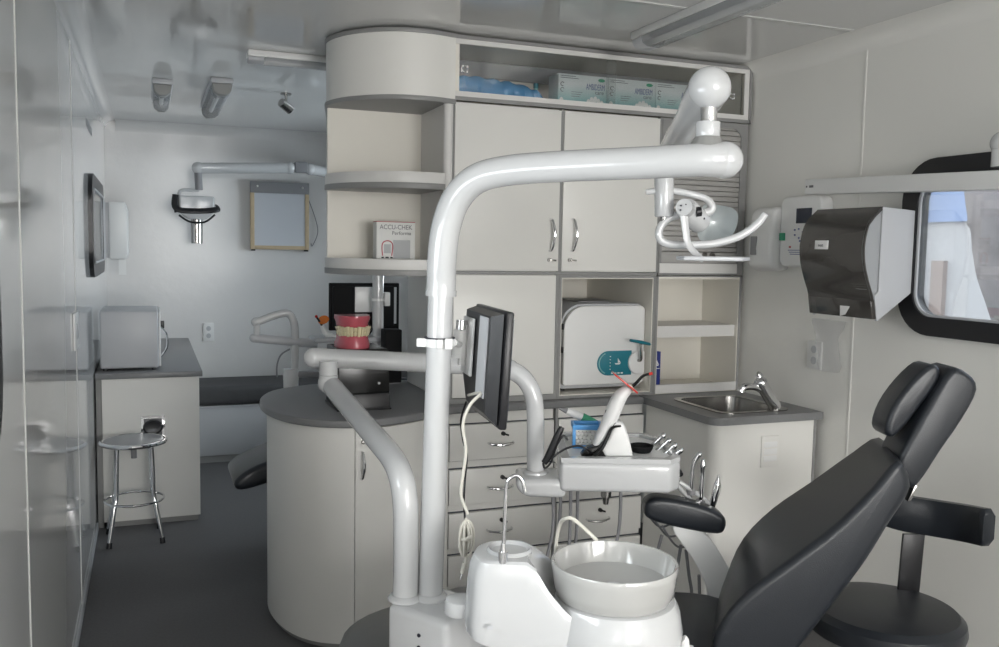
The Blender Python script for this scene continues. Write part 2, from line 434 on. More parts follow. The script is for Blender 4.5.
# plain door cabinet below
u = thing('single_door_cabinet', 'plain white tall-fronted cabinet between the round column and the steriliser niche', 'cabinet', (XA, YT, ZB))
obj('carcass', carcass(MB(), XA, XB_-.001, ZB, Z2-.007, YT+.02, YK), 'laminate', u)
mb = MB(); mb.box(XB_-.014, XB_-.001, YT-.002, YT+.02, ZB, Z2-.007); mb.box(XA-.003, XB_-.014, YT-.002, YT+.02, ZB, ZB+.022); mb.box(XA-.004, XA+.006, YT-.001, YT+.02, ZB+.02, Z2-.007)
obj('grey_edging', mb, 'edge_grey', u, label='grey edging strip')
obj('door', MB().box(XA+.007, XB_-.016, YT-.004, YT+.016, ZB+.024, Z2-.009, .0015), 'laminate', u)

# steriliser niche
u = thing('niche_cabinet', 'open white niche cabinet around the steriliser', 'cabinet', (XB_, YT, ZB))
obj('carcass', carcass(MB(), XB_, XC-.001, ZB, Z2-.007, YT+.001, YK), 'laminate_inner', u)
obj('grey_edging', edging(MB(), XB_, XC-.001, ZB, Z2-.007, .012), 'edge_grey', u, label='grey edging strip')

# shelf cabinet at right
u = thing('shelf_cabinet', 'open white cabinet with one shelf beside the right wall above the sink', 'cabinet', (XC, YT, ZB))
mb = carcass(MB(), XC, XD, ZB, Z2-.007, YT+.001, YT+.30)
obj('carcass', mb, 'laminate_inner', u)
obj('bottom_rail', MB().box(XC+.012, XD-.012, YT-.002, YT+.01, ZB+.002, ZB+.04), 'edge_white', u)
obj('shelf', MB().box(XC+.0165, XD-.0165, YT+.02, YT+.28, 1.12, 1.172), 'edge_white', u)
mb = MB().box(XC, XC+.011, YT-.003, YT+.001, ZB, Z2-.007); mb.box(XD-.012, XD, YT-.003, YT+.001, ZB, Z2-.007); mb.box(XC, XD, YT-.003, YT+.001, Z2-.013, Z2-.007)
obj('grey_edging', mb, 'edge_grey', u, label='grey edging strip')
for (x, y) in ((707, 303), (733.5, 306)):
    p = at(x, y, Y=YT+.284); obj('screw_cap', MB().cyl(p, p+Vector((0, -.003, 0)), .006, .005, 12), 'plastic_grey', u)

# roller shutter cabinet
u = thing('roller_shutter_cabinet', 'cabinet closed by a grey ribbed roller shutter beside the right wall', 'cabinet', (XC, YT, Z2))
obj('carcass', carcass(MB(), XC+.007, XD, Z2, Z1-.008, YT+.02, YT+.40), 'laminate', u)
z0, z1 = 1.452, 2.062
mb = MB().rring(rrect(XC+.007, XD, Z2-.004, Z1-.008, .001, 6), rrect(XC+.020, XD-.034, z0, z1-.01, (.05, .05, .004, .004), 6), lambda a, b: Vector((a, YT-.003, b)), (0, .02, 0))
obj('frame', mb, 'edge_grey', u)
obj('lower_rail', MB().box(XC+.012, XD-.034, YT-.006, YT+.006, Z2+.004, z0-.002, .001), 'edge_white', u)
mb = MB(); k = 0; z = z0+.05
mb.box(XC+.019, XD-.033, YT+.001, YT+.012, z0, z0+.048, .001)
while z < z1-.012:
    mb.box(XC+.019, XD-.033, YT+.003, YT+.012, z+.001, z+.0215, .002, 2); z += .0225
obj('shutter', mb, 'shutter_grey', u)
p = at(708, 255, Y=YT+.001); k = MB()
for dx in (-.02, .02): k.cyl(p+Vector((dx, 0, 0)), p+Vector((dx, -.008, 0)), .012, .011, 14)
obj('lock', k, 'steel', u)

# curved end column
TC = catmull([(1.10, 3.362), (1.02, 3.345), (.91, 3.355), (.81, 3.41), (.72, 3.52), (.68, 3.66), (.703, 3.80), (.748, YK-.01)], 6)
TC = [(p.x, p.y) for p in [Vector((a[0], a[1])) for a in TC]]
TCbox = TC+[(XA-.003, YK-.01), (XA-.003, 3.364)]
def inset(poly, d):
    c = Vector((.95, 3.75)); out = []
    for p in poly:
        v = Vector(p)-c; out.append(tuple(c+v*(1-d/max(v.length, .05))))
    return out
u = thing('curved_shelf_column', 'curved white corner column with open shelves hanging over the round worktop', 'shelf unit', (.9, 3.7, 1.385))
fas = MB().slab(TCbox, 2.078, 2.312)
obj('top_fascia', fas, 'laminate', u)
mb = MB(); 
for (a, b) in ((2.312, ZT), (2.060, 2.078)): mb.slab(inset(TCbox, -.006), a, b, .002)
obj('grey_edging', mb, 'edge_grey', u, label='grey edging strip')
TS = [p for p in TC if p[1] < 3.72 and p[0] < 1.09]
shelfpoly = [(1.075, 3.36)]+TS+[(TS[-1][0], 3.695), (1.075, 3.695)]
for (a, b, g) in ((1.748, 1.79, 1.726), (1.412, 1.452, 1.388)):
    full = shelfpoly if a > 1.5 else shelfpoly
    s_ = obj('shelf', MB().slab(inset(shelfpoly, -.004), a, b, .002), 'edge_white', u)
    obj('shelf_edging', MB().slab(inset(shelfpoly, -.006), g, a, .002), 'edge_grey', s_, label='grey edging strip')
mb = MB().box(.688, 1.10, 3.70, 3.72, 1.383, 2.06); mb.solid([(.69, 3.72, 1.383), (.71, 3.72, 1.383), (.78, YK-.01, 1.383), (.76, YK-.01, 1.383)], (0, 0, .677))
obj('back_panel', mb, 'laminate_inner', u)
mb = MB().box(1.085, XA-.005, 3.395, 3.70, 1.383, 2.06)
mb.cyl((1.100, 3.383, 1.383), (1.100, 3.383, 2.06), .019, n=20)
obj('side_post', mb, 'edge_white', u)
obj('bottom_plate', MB().box(.79, XA-.005, 3.72, YK-.01, 1.383, 1.40), 'edge_white', u)

# ================================================================ BASE CABINETS AND WORKTOPS
CC = catmull([(1.128, 3.335), (1.06, 3.305), (.95, 3.235), (.82, 3.182), (.69, 3.165), (.55, 3.232), (.455, 3.37), (.41, 3.58), (.43, 3.79), (.52, 3.97), (.70, 4.07), (.90, 4.09)], 7)
CC = [(p[0], p[1]) for p in CC]
wt = thing('worktop', 'long grey worktop with a rounded end under the cabinet tower', 'worktop', (1.0, 3.6, .84))
obj('worktop_slab', MB().slab(CC+[(1.128, 4.09), (1.994, 4.09), (1.994, 3.335)], .84, .87, .008, 3), 'worktop_grey', wt)
def offs(poly, d):
    out = []
    for i in range(len(poly)):
        a, b = Vector(poly[max(i-1, 0)]), Vector(poly[min(i+1, len(poly)-1)]); t = (b-a).normalized()
        out.append((poly[i][0]+t.y*d, poly[i][1]-t.x*d))
    return out
IN = offs(CC, .028)
# check which side is inward
if (Vector(IN[30])-Vector((.8, 3.6))).length > (Vector(CC[30])-Vector((.8, 3.6))).length: IN = offs(CC, -.028); SGN = -1
else: SGN = 1
seam = min(range(len(IN)), key=lambda i: abs((at(355, 470, Y=IN[i][1]).x)-IN[i][0]) if IN[i][1] < 3.3 and IN[i][0] < .9 else 9)
u = thing('round_base_cabinet', 'white base cabinet with a bowed front under the rounded worktop end', 'cabinet', (.8, 3.6, 0))
obj('carcass', MB().strip(IN[seam:]+[(1.1, 4.06)], .02, .838, SGN*.02), 'laminate', u)
d = obj('door', MB().strip(IN[1:seam]+[tuple(Vector(IN[seam])*.85+Vector(IN[seam-1])*.15)], .03, .832, SGN*.018), 'laminate', u)
obj('carcass_liner', MB().slab(offs(CC, SGN*.052)+[(1.10, 4.05), (1.10, 3.40)], .021, .838), 'joint_dark', u)
obj('plinth', MB().slab(offs(CC, SGN*.04)+[(1.10, 4.03), (1.10, 3.42)], 0, .02), 'edge_grey', u)
p, q = at(362, 452, Y=3.19), at(361, 479, Y=3.19)
p.y = q.y = 3.192; obj('handle', bow(MB(), p, q, (.006, -.03, 0), .004), 'chrome', d)
p = at(363, 442, Y=3.192); k = MB().cyl(p+Vector((0, .006, 0)), p+Vector((0, -.01, 0)), .008, .008, 14); k.obox(p+Vector((.008, -.014, 0)), (.012, 0, 0), (0, .002, 0), (0, 0, .004), .001)
obj('lock', k, 'steel', d)

def drawers(x0, x1, label):
    u = thing('drawer_cabinet', label, 'cabinet', ((x0+x1)/2, 3.7, 0), 'drawer cabinets under the worktop')
    mb = MB().box(x0, x1, 3.39, YK, .075, .838); mb.box(x0+.01, x1-.01, 3.44, YK-.01, 0, .075)
    obj('carcass', mb, 'laminate', u)
    obj('grey_edging', MB().box(x0-.001, x0+.011, 3.372, 3.39, .08, .838), 'edge_grey', u, label='grey edging strip')
    mb = MB()
    for (a, b) in ((.640, .786), (.458, .603), (.277, .422), (.12, .245)): mb.box(x0+.011, x1-.001, 3.383, 3.39, a-.004, b+.004)
    obj('shadow_gap', mb, 'joint_dark', u)
    for (a, b) in ((.640, .786), (.458, .603), (.277, .422), (.12, .245)):
        d = obj('drawer', MB().box(x0+.014, x1-.004, 3.368, 3.388, a, b, .0015), 'laminate', u)
        cx, cz = (x0+x1)/2-.005, (a+b)/2
        obj('handle', bow(MB(), (cx-.055, 3.368, cz-.006), (cx+.055, 3.368, cz-.006), (0, -.03, -.006), .0042), 'chrome', d)
        k = MB().cyl((cx+.01, 3.37, cz+.03), (cx+.01, 3.356, cz+.03), .009, .008, 14); k.obox((cx+.018, 3.352, cz+.028), (.012, 0, -.004), (0, .002, 0), (0, 0, .004), .001)
        obj('lock', k, 'plastic_black', d)
    return u
drawers(1.105, 1.585, 'white four-drawer base cabinet next to the round base cabinet, behind the lamp post')
drawers(1.59, 2.018, 'white four-drawer base cabinet next to the sink cabinet, behind the instrument tray')

# sink unit
SX0, SX1, SY0, SY1 = 1.995, 2.515, 2.82, 3.38
u = thing('sink_cabinet', 'white sink base cabinet against the right wall', 'cabinet', (2.25, 3.05, 0))
poly = rrect(SX0+.025, SX1-.02, SY0+.03, SY1-.02, (.001, .001, .05, .001), 6)
mb = MB().slab(poly, .07, .70); mb.rring(poly, rrect(SX0+.055, SX1-.05, SY0+.06, SY1-.05, .02, 6), lambda a, b: Vector((a, b, .70)), (0, 0, .138))
obj('carcass', mb, 'laminate', u)
obj('plinth', MB().slab(rrect(SX0+.07, SX1-.02, SY0+.08, SY1-.02, .02), 0, .07), 'edge_grey', u)
obj('corner_post', MB().box(SX1-.02, SX1-.008, SY0+.028, SY0+.05, 0, .838), 'edge_grey', u)
a, b = at(761, 436, Y=SY0+.03), at(777, 466, Y=SY0+.03)
k = obj('socket_plate', MB().box(a.x, b.x, SY0+.022, SY0+.03, b.z, a.z, .002), 'laminate', u)
zc = (a.z+b.z)/2
mb = MB()
for dz in (-.028, .0, .028): mb.box(a.x+.01, b.x-.01, SY0+.0205, SY0+.023, zc+dz-.011, zc+dz+.011, .001)
obj('rocker', mb, 'plastic_white', k)
sw = thing('sink_worktop', 'short grey worktop around the steel sink', 'worktop', (2.25, 3.05, .84))
BX0, BX1, BY0, BY1 = 2.095, 2.40, 2.90, 3.25
mb = MB().rring(rrect(SX0, SX1, SY0, 3.384, (.002, .002, .05, .002), 6), rrect(BX0, BX1, BY0, BY1, .05, 6), lambda a, b: Vector((a, b, .84)), (0, 0, .03))
obj('worktop_slab', mb, 'worktop_grey', sw)
s_ = thing('sink', 'small rectangular stainless steel sink let into the worktop', 'sink', (2.24, 3.05, .87))
mb = MB(); o1 = rrect(BX0-.02, BX1+.02, BY0-.02, BY1+.02, .06, 6); o2 = rrect(BX0+.004, BX1-.004, BY0+.004, BY1-.004, .05, 6); o3 = rrect(BX0+.02, BX1-.02, BY0+.02, BY1-.02, .045, 6)
ring = [[mb.bm.verts.new((p[0], p[1], z)) for p in o] for o, z in ((o1, .8705), (o1, .8745), (o2, .874), (o2, .868), (o3, .75))]
for A, B in zip(ring[:-1], ring[1:]):
    for i in range(len(A)): mb.bm.faces.new([A[i], A[(i+1) % len(A)], B[(i+1) % len(A)], B[i]])
mb.bm.faces.new(ring[-1])
obj('basin', mb, 'steel', s_)
obj('drain', MB().lathe([(0, .003), (.02, .003), (.03, .005), (.034, .001), (.034, 0)], (2.24, 3.07, .7355), n=20), 'chrome', s_)
fb = at(775, 410, Z=.87); ft = at(745, 389, Z=1.0)
fb = at(775, 409, Z=.8702)
f_ = thing('faucet', 'chrome single-lever mixer tap behind the steel sink', 'faucet', fb)
top = at(761, 383, Y=fb.y)
mb = MB().cyl(fb, fb+Vector((0, 0, .012)), .024, .022, 20); mb.tube([fb+Vector((0, 0, .01)), fb.lerp(top, .5)+Vector((.002, 0, 0)), top], [.026, .024, .027], 18, 6); mb.sph(top, .028)
obj('body', mb, 'chrome', f_)
q = fb.lerp(top, .62); q2 = at(744, 387, Y=fb.y)+Vector((0, 0, 0))
obj('spout', MB().tube([q, (q+q2)/2+Vector((0, 0, .012)), q2, q2+Vector((-.012, .002, -.02))], [.016, .014, .015, .016], 14, 6), 'chrome', f_)
obj('lever', MB().tube([top, top+Vector((-.008, .0, .028)), top+Vector((-.02, .0, .036))], [.020, .017, .013], 12, 6, flat=.6), 'chrome', f_)

# ================================================================ THINGS IN THE TOWER
# steriliser
Y0 = YT+.05
L_, R_ = at(562, 360, Y=Y0).x, at(645.5, 360, Y=Y0).x
Zt, Zb = at(600, 305, Y=Y0).z, .8895
u = thing('steriliser', 'white tabletop steam steriliser with teal control panel and lever in the niche', 'steriliser', ((L_+R_)/2, Y0+.2, Zb))
def srect(x0, x1, z0, z1, rs): return rrect(x0, x1, z0, z1, rs, 10)
mb = MB().solid([(a, Y0+.03, b) for a, b in srect(L_+.004, R_-.004, Zb+.01, Zt+.004, (.03, .10, .02, .02))], (0, .44, 0), .004)
mb2 = MB()
for dx in (L_+.03, R_-.05):
    for dy in (Y0+.06, Y0+.40): mb2.cyl((dx, dy, Zb), (dx, dy, Zb+.014), .014, n=14)
obj('body', mb, 'plastic_pale', u); obj('foot', mb2, 'plastic_black', u)
dr = obj('door', MB().solid([(a, Y0, b) for a, b in srect(L_+.008, R_-.008, Zb+.028, Zt-.004, (.025, .10, .012, .012))], (0, .028, 0), .006, 3), 'plastic_white', u)
obj('hinge', MB().box(L_+.001, L_+.008, Y0+.004, Y0+.018, 1.06, 1.085).box(L_+.001, L_+.008, Y0+.004, Y0+.018, 1.16, 1.185), 'plastic_black', dr)
zc = at(615, 363, Y=Y0).z
xl, xr = at(597, 363, Y=Y0).x, at(631, 363, Y=Y0).x
r = .054
pts = [(xr, zc+r)]+[(xl+r-r*math.sin(a), zc+r*math.cos(a)) for a in [PI*k/16 for k in range(17)]]+[(xr, zc-r)]
pan = obj('control_panel', MB().solid([(a, Y0-.004, b) for a, b in pts], (0, .006, 0), .001), 'teal', dr, label='teal rounded control panel')
pts = [(xl+r-(r-.008)*math.sin(a), zc+(r-.008)*math.cos(a)) for a in [PI*(.12+.76*k/16) for k in range(17)]]
obj('arc_stripe', MB().tube([(a, Y0-.005, b) for a, b in pts], .0025, 8), 'teal_pale', pan)
mb = MB()
for i in range(5): mb.cyl((xl+.062, Y0-.004, zc+.03-i*.014), (xl+.062, Y0-.007, zc+.03-i*.014), .0022, n=8)
for i in range(4): mb.box(xl+.068+i*.016, xl+.078+i*.016, Y0-.006, Y0-.004, zc-.047, zc-.041)
mb.solid([(xl+.085, Y0-.0055, zc+.0), (xl+.115, Y0-.0055, zc+.0), (xl+.108, Y0-.0055, zc-.006), (xl+.09, Y0-.0055, zc-.006)], (0, .002, 0))
mb.solid([(xl+.1, Y0-.0055, zc+.002), (xl+.114, Y0-.0055, zc+.002), (xl+.1, Y0-.0055, zc+.022)], (0, .002, 0))
obj('panel_marks', mb, 'plastic_white', pan)
kp = Vector((xr+.014, Y0-.004, zc))
kb = obj('lock_housing', MB().solid([(a, Y0-.014, b) for a, b in rrect(xr-.018, R_-.012, zc-.052, zc+.052, (.01, .05, .05, .01), 8)], (0, .015, 0), .004), 'plastic_white', dr)
lx, lz = at(640, 342, Y=Y0-.03).x, at(640, 342, Y=Y0-.03).z
mb = MB().tube([(xr+.03, Y0-.012, zc+.01), (xr+.03, Y0-.035, zc+.02), (lx, Y0-.035, lz)], [.008, .006, .006], 10, 4)
obj('lever_shaft', mb, 'steel', dr)
obj('lever', MB().tube([(lx-.055, Y0-.04, lz+.01), (lx, Y0-.042, lz), (lx+.055, Y0-.04, lz-.012)], [.008, .011, .008], 14, 6, flat=.7), 'teal', dr, label='teal lever')
pp = thing('instruction_sheet', 'dark folded sheet lying on top of the steriliser', 'paper', (L_+.12, Y0+.2, Zt+.005))
obj('sheet', MB().solid([(L_+.12, Y0+.1, Zt+.0055), (L_+.26, Y0+.08, Zt+.0055), (L_+.28, Y0+.28, Zt+.0055), (L_+.13, Y0+.3, Zt+.0055)], (0, 0, .005), .001), 'plastic_grey', pp)

# blue leaning carton on the right shelf
a, b = at(656.5, 353.5, Y=YT+.03), at(664.5, 384, Y=YT+.03)
x0 = XC+.018
u = thing('blue_carton', 'slim blue carton with a white emblem on the lower shelf above the sink', 'carton', (x0, YT+.08, ZB+.041))
obj('carton', MB().box(x0, x0+.036, YT+.03, YT+.14, ZB+.0165, ZB+.185, .001), 'blue_card', u)
mb = MB().solid([(x0+.008, YT+.0298, 1.0), (x0+.028, YT+.0298, 1.0), (x0+.024, YT+.0298, .993), (x0+.01, YT+.0298, .993)], (0, -.0006, 0))
mb.solid([(x0+.016, YT+.0298, 1.002), (x0+.026, YT+.0298, 1.002), (x0+.016, YT+.0298, 1.02)], (0, -.0006, 0)); mb.box(x0+.004, x0+.032, YT+.029, YT+.0298, .98, .983)
obj('emblem', mb, 'plastic_white', u, label='white sail emblem')

# glove boxes
GZ = Z1+.0205
gl = ['leftmost of the three teal and white glove boxes, next to the blue bag', 'middle one of the three teal and white glove boxes', 'rightmost of the three teal and white glove boxes, partly behind the lamp joint']
GX = [at(558.5, 85, Y=YT+.05).x]; GX += [GX[0]+.2335, GX[0]+.467]
def glovebox(x0, lab):
    w, hh, dd = .232, .128, .10
    u = thing('glove_box', lab, 'glove box', (x0, YT+.05, GZ+.0005), 'glove boxes on the top shelf')
    obj('carton', MB().box(x0, x0+w, YT+.05, YT+.05+dd, GZ+.0005, GZ+hh, .0015), 'glove_card', u)
    y = YT+.0492; X_, Z_ = (1, 0, 0), (0, 0, 1)
    text('brand_lettering', 'AMBIDERM', .036, (x0+.128, y, GZ+.070), X_, Z_, 'ink_blue', u, wide=.5)
    text('small_lettering', 'care', .024, (x0+.17, y, GZ+.053), X_, Z_, 'ink_grey', u)
    mb = MB().lathe([(0, 0), (.016, 0), (.016, .0006), (0, .0006)], (x0+.20, y+.0004, GZ+.112), (0, -1, 0), 20, 1, .45)
    obj('green_badge', mb, 'ink_green', u)
    for zz in (.085, .062):
        obj('round_mark', MB().tube([(x0+.018+.008*math.cos(a), y, GZ+zz+.008*math.sin(a)) for a in [k*PI/6 for k in range(1, 11)]], .0018, 6), 'ink_grey', u)
    mb = MB()
    for i, ln in enumerate((.07, .085)): mb.box(x0+.008, x0+.008+ln, y-.0002, y+.0006, GZ+.118-.008*i, GZ+.1205-.008*i)
    for i in range(3): mb.box(x0+.06, x0+.06+.05-.006*i, y-.0002, y+.0006, GZ+.055-.009*i, GZ+.057-.009*i)
    obj('fine_print', mb, 'ink_grey', u)
    for (cx, cz) in ((.14, .018), (.155, .028), (.172, .032), (.187, .024), (.203, .016), (.165, .014), (.014, .018)):
        obj('petal_picture', MB().lathe([(0, 0), (.009, 0), (.009, .0004), (0, .0004)], (x0+cx, y+.0002-.0003*cx/.2, GZ+cz), (0, -1, 0), 14, 1, 1.4), 'card_white', u)
for x0, lab in zip(GX, gl): glovebox(x0, lab)
# blue plastic bag
bp_ = [(XA+.025, YT+.11, GZ+.047), (XA+.10, YT+.11, GZ+.051), (XA+.22, YT+.12, GZ+.045), (XA+.32, YT+.12, GZ+.041), (XA+.40, YT+.13, GZ+.030), (XA+.445, YT+.13, GZ+.02)]
mb = MB().tube(bp_, [.030, .043, .044, .038, .030, .012], 20, 6)
for v in mb.bm.verts:
    v.co.z = max(GZ+.001, v.co.z+.004*math.sin(v.co.x*90+v.co.y*40)); v.co.y += .004*math.sin(v.co.x*130)
tag(obj('plastic_bag', mb, 'blue_bag', loc=(XA+.2, YT+.12, GZ)), 'crumpled blue plastic bag lying in the top open shelf', 'bag')
p = Vector((XA+.435, YT+.2, GZ))
u = thing('bottle', 'small dark teal bottle standing between the blue bag and the glove boxes', 'bottle', p+Vector((0, 0, .0005)))
obj('flask', MB().lathe([(0, .0005), (.016, .001), (.016, .06), (.009, .075), (.009, .085), (0, .085)], p, n=16), 'teal_pale', u)
obj('cap', MB().lathe([(0, .085), (.011, .085), (.011, .105), (0, .106)], p, n=16), 'teal', u)

# glucose meter carton
p = at(376.5, 258, Y=3.50); SZ = 1.4525
x0 = p.x; w = .158; 
u = thing('meter_box', 'small white blood glucose meter carton standing on the lowest curved shelf', 'box', (x0, 3.5, SZ))
obj('carton', MB().box(x0, x0+w, 3.50, 3.56, SZ, SZ+.148, .001), 'card_white', u)
y = 3.4992; X_, Z_ = (1, 0, 0), (0, 0, 1)
text('brand_lettering', 'ACCU-CHEK', .026, (x0+.012, y, SZ+.118), X_, Z_, 'ink_grey', u, wide=.9)
text('small_lettering', 'Performa', .021, (x0+.062, y, SZ+.096), X_, Z_, 'ink_grey', u)
obj('picture_panel', MB().box(x0+.068, x0+.138, y, y+.0007, SZ+.002, SZ+.075), 'card_grey', u)
obj('red_edge', MB().box(x0, x0+w, 3.4995, 3.56, SZ+.146, SZ+.1487), 'ink_red', u)
pts = [(x0+.024, y, SZ+.012), (x0+.022, y, SZ+.05), (x0+.028, y, SZ+.066), (x0+.045, y, SZ+.072), (x0+.060, y, SZ+.066), (x0+.066, y, SZ+.05), (x0+.062, y, SZ+.012)]
mp_ = obj('meter_picture', MB().tube(pts, .0022, 8, 4), 'gum_pink', u)
obj('meter_screen', MB().box(x0+.030, x0+.058, y, y+.0007, SZ+.022, SZ+.058), 'card_grey', mp_)
obj('meter_keys', MB().box(x0+.020, x0+.030, y-.0002, y+.0007, SZ+.002, SZ+.008).box(x0+.036, x0+.05, y-.0002, y+.0007, SZ+.002, SZ+.008).box(x0+.056, x0+.066, y-.0002, y+.0007, SZ+.002, SZ+.008), 'plastic_black', mp_)

# ================================================================ ON THE ROUND WORKTOP
# black glossy unit and teeth model
BXA, BXB, BYA, BYB = .665, .868, 3.36, 3.60
u = thing('black_control_box', 'glossy black upright box on the round worktop under the teeth model', 'box', (.76, 3.5, .8705))
zt = at(365, 350, Y=3.36).z
mb = MB().solid([(BXA, BYA, .935), (BXB, BYA, .935), (BXB-.004, BYA+.01, zt), (BXA+.004, BYA+.01, zt)], (0, BYB-BYA, 0), .004)
obj('body', mb, 'gloss_black', u)
mb = MB().solid([(BXA-.005, BYA-.012, .8705), (BXB+.005, BYA-.012, .8705), (BXB+.005, BYB, .8705), (BXA-.005, BYB, .8705)], (0, 0, .006), .002)
mb.solid([(BXA, BYA-.010, .8765), (BXA, BYB, .8765), (BXA, BYB, .934), (BXA, BYA, .934)], (BXB-BXA, 0, 0), .002)
obj('base', mb, 'plastic_black', u)
p = at(379, 383, Y=BYA); obj('indicator', MB().cyl(p+Vector((0, .004, 0)), p+Vector((0, -.003, 0)), .006, .005, 12), 'chrome', u)
mb = MB().tube([(.93, 3.66, zt+.004), (.945, 3.68, zt+.03), (.965, 3.70, zt+.004)], .004, 8, 5); 
# teeth
tz = zt+.0005
u = thing('teeth_model', 'pink dental teaching model with two rows of cream teeth on the black box', 'dental model', (.76, 3.46, tz))
x0_, x1_ = at(336.5, 345, Y=3.42).x, at(372, 345, Y=3.42).x
cx = (x0_+x1_)/2+.006; hw = (x1_-x0_)/2*.93
def arch(y0, sc, n=20):   # arch opened to the right rear
    return [(cx+hw*sc*(-math.cos(PI*k/n)*1.0), 3.48-.09*sc*math.sin(PI*k/n)) for k in range(n+1)]
hgt = at(350, 316, Y=3.42).z-tz
zmid = tz+hgt*.52
lower = arch(0, 1)+[(cx+hw, 3.52), (cx-hw, 3.52)]
mb = MB()
def loft(mb, polys):
    rings = [[mb.bm.verts.new(p) for p in q] for q in polys]; n = len(rings[0])
    for A, B in zip(rings[:-1], rings[1:]):
        for i in range(n): mb.bm.faces.new([A[i], A[(i+1) % n], B[(i+1) % n], B[i]])
    mb.bm.faces.new(rings[0][::-1]); mb.bm.faces.new(rings[-1])
    bmesh.ops.recalc_face_normals(mb.bm, faces=mb.bm.faces)
def sca(poly, s, z, dx=0): return [(cx+dx+(p[0]-cx)*s, 3.46+(p[1]-3.46)*s, z) for p in poly]
loft(mb, [sca(lower, 1.0, tz), sca(lower, 1.02, tz+hgt*.12), sca(lower, .93, tz+hgt*.25), sca(lower, .9, tz+hgt*.40), sca(lower, .82, zmid-hgt*.04)])
obj('lower_gum', mb, 'gum_pink', u)
mb = MB(); loft(mb, [sca(lower, .84, zmid+hgt*.06), sca(lower, .9, zmid+hgt*.13), sca(lower, .92, zmid+hgt*.25), sca(lower, 1.02, tz+hgt*.9), sca(lower, 1.0, tz+hgt)])
obj('upper_gum', mb, 'gum_pink', u)
for (row, zz0, zz1, sc) in (('lower', zmid-hgt*.15, zmid+hgt*.02, .90), ('upper', zmid-hgt*.01, zmid+hgt*.15, .95)):
    AR = arch(0, sc, 14)
    for k in range(14):
        a = Vector(AR[k]).lerp(Vector(AR[k+1]), .5); t = (Vector(AR[k+1])-Vector(AR[k])); t.normalize(); nn = Vector((t.y, -t.x))
        w_ = (Vector(AR[k+1])-Vector(AR[k])).length*.46
        obj('tooth', MB().obox((a.x, a.y, (zz0+zz1)/2), (t.x*w_, t.y*w_, 0), (nn.x*.008, nn.y*.008, 0), (nn.x*.003, nn.y*.003, (zz1-zz0)*(.42+.16*((k*5)%3)/2)), .0035, 2), 'tooth', u)
obj('hinge', MB().tube([(x1_-.01, 3.45, zmid-.02), (x1_+.004, 3.44, zmid+.005), (x1_-.008, 3.45, zmid+.03)], .004, 8, 4), 'plastic_black', u)

# ================================================================ FAR ROOM
# desk
u = thing('desk', 'white side counter with a grey top against the left wall near the far wall', 'desk', (0, 5.9, 0))
DZ = .82
obj('desk_top', MB().box(XL+.004, .262, 5.0, YF-.004, DZ-.03, DZ, .004), 'worktop_grey', u)
obj('carcass', MB().box(XL+.035, .245, 5.02, YF-.01, .03, DZ-.031), 'laminate', u)
obj('plinth', MB().box(XL+.05, .235, 5.03, YF-.02, 0, .03), 'edge_grey', u)
obj('side_filler', MB().box(XL+.006, XL+.033, 5.03, 5.06, 0, DZ-.031), 'edge_grey', u)
a, b = at(141, 416, Y=5.02), at(165, 441, Y=5.02)
mb = MB().rring([(a.x, a.z), (b.x, a.z), (b.x, b.z), (a.x, b.z)], [(a.x+.014, a.z-.014), (b.x-.014, a.z-.014), (b.x-.014, b.z+.014), (a.x+.014, b.z+.014)], lambda p, q: Vector((p, 5.008, q)), (0, .012, 0))
hd = obj('outlet_frame', mb, 'chrome', u)
obj('outlet_recess', MB().box(a.x+.012, b.x-.012, 5.016, 5.0205, b.z+.012, a.z-.012), 'plastic_grey', hd)
c = at(153, 427, Y=5.01); obj('socket', MB().lathe([(0, 0), (.045, 0), (.05, .012), (.04, .02), (0, .014)], (c.x, 5.016, c.z), (0, -1, 0), 20, 1, .8), 'plastic_black', hd)
# steriliser box on desk
u = thing('white_cabinet_box', 'pale square appliance on the desk in the far left corner, seen from its plain side', 'appliance', (-.1, 5.3, DZ))
zt2 = at(120, 311, Y=5.08).z
mb = MB().box(-.243, .045, 5.08, 5.50, DZ+.014, zt2, .012, 3)
obj('housing', mb, 'plastic_pale', u)
obj('front_panel', MB().box(.0455, .056, 5.09, 5.49, DZ+.02, zt2-.006, .004), 'plastic_white', u)
obj('latch', MB().box(.056, .075, 5.14, 5.16, zt2-.10, zt2-.06, .003), 'plastic_black', u)
obj('handle', MB().tube([(.056, 5.12, zt2-.09), (.085, 5.12, zt2-.13), (.087, 5.12, zt2-.2), (.056, 5.12, zt2-.25)], .005, 8, 6), 'chrome', u)
mb = MB()
for x in (-.22, .02):
    for y in (5.12, 5.46): mb.cyl((x, y, DZ+.0005), (x, y, DZ+.016), .012, n=12)
obj('foot', mb, 'plastic_black', u)
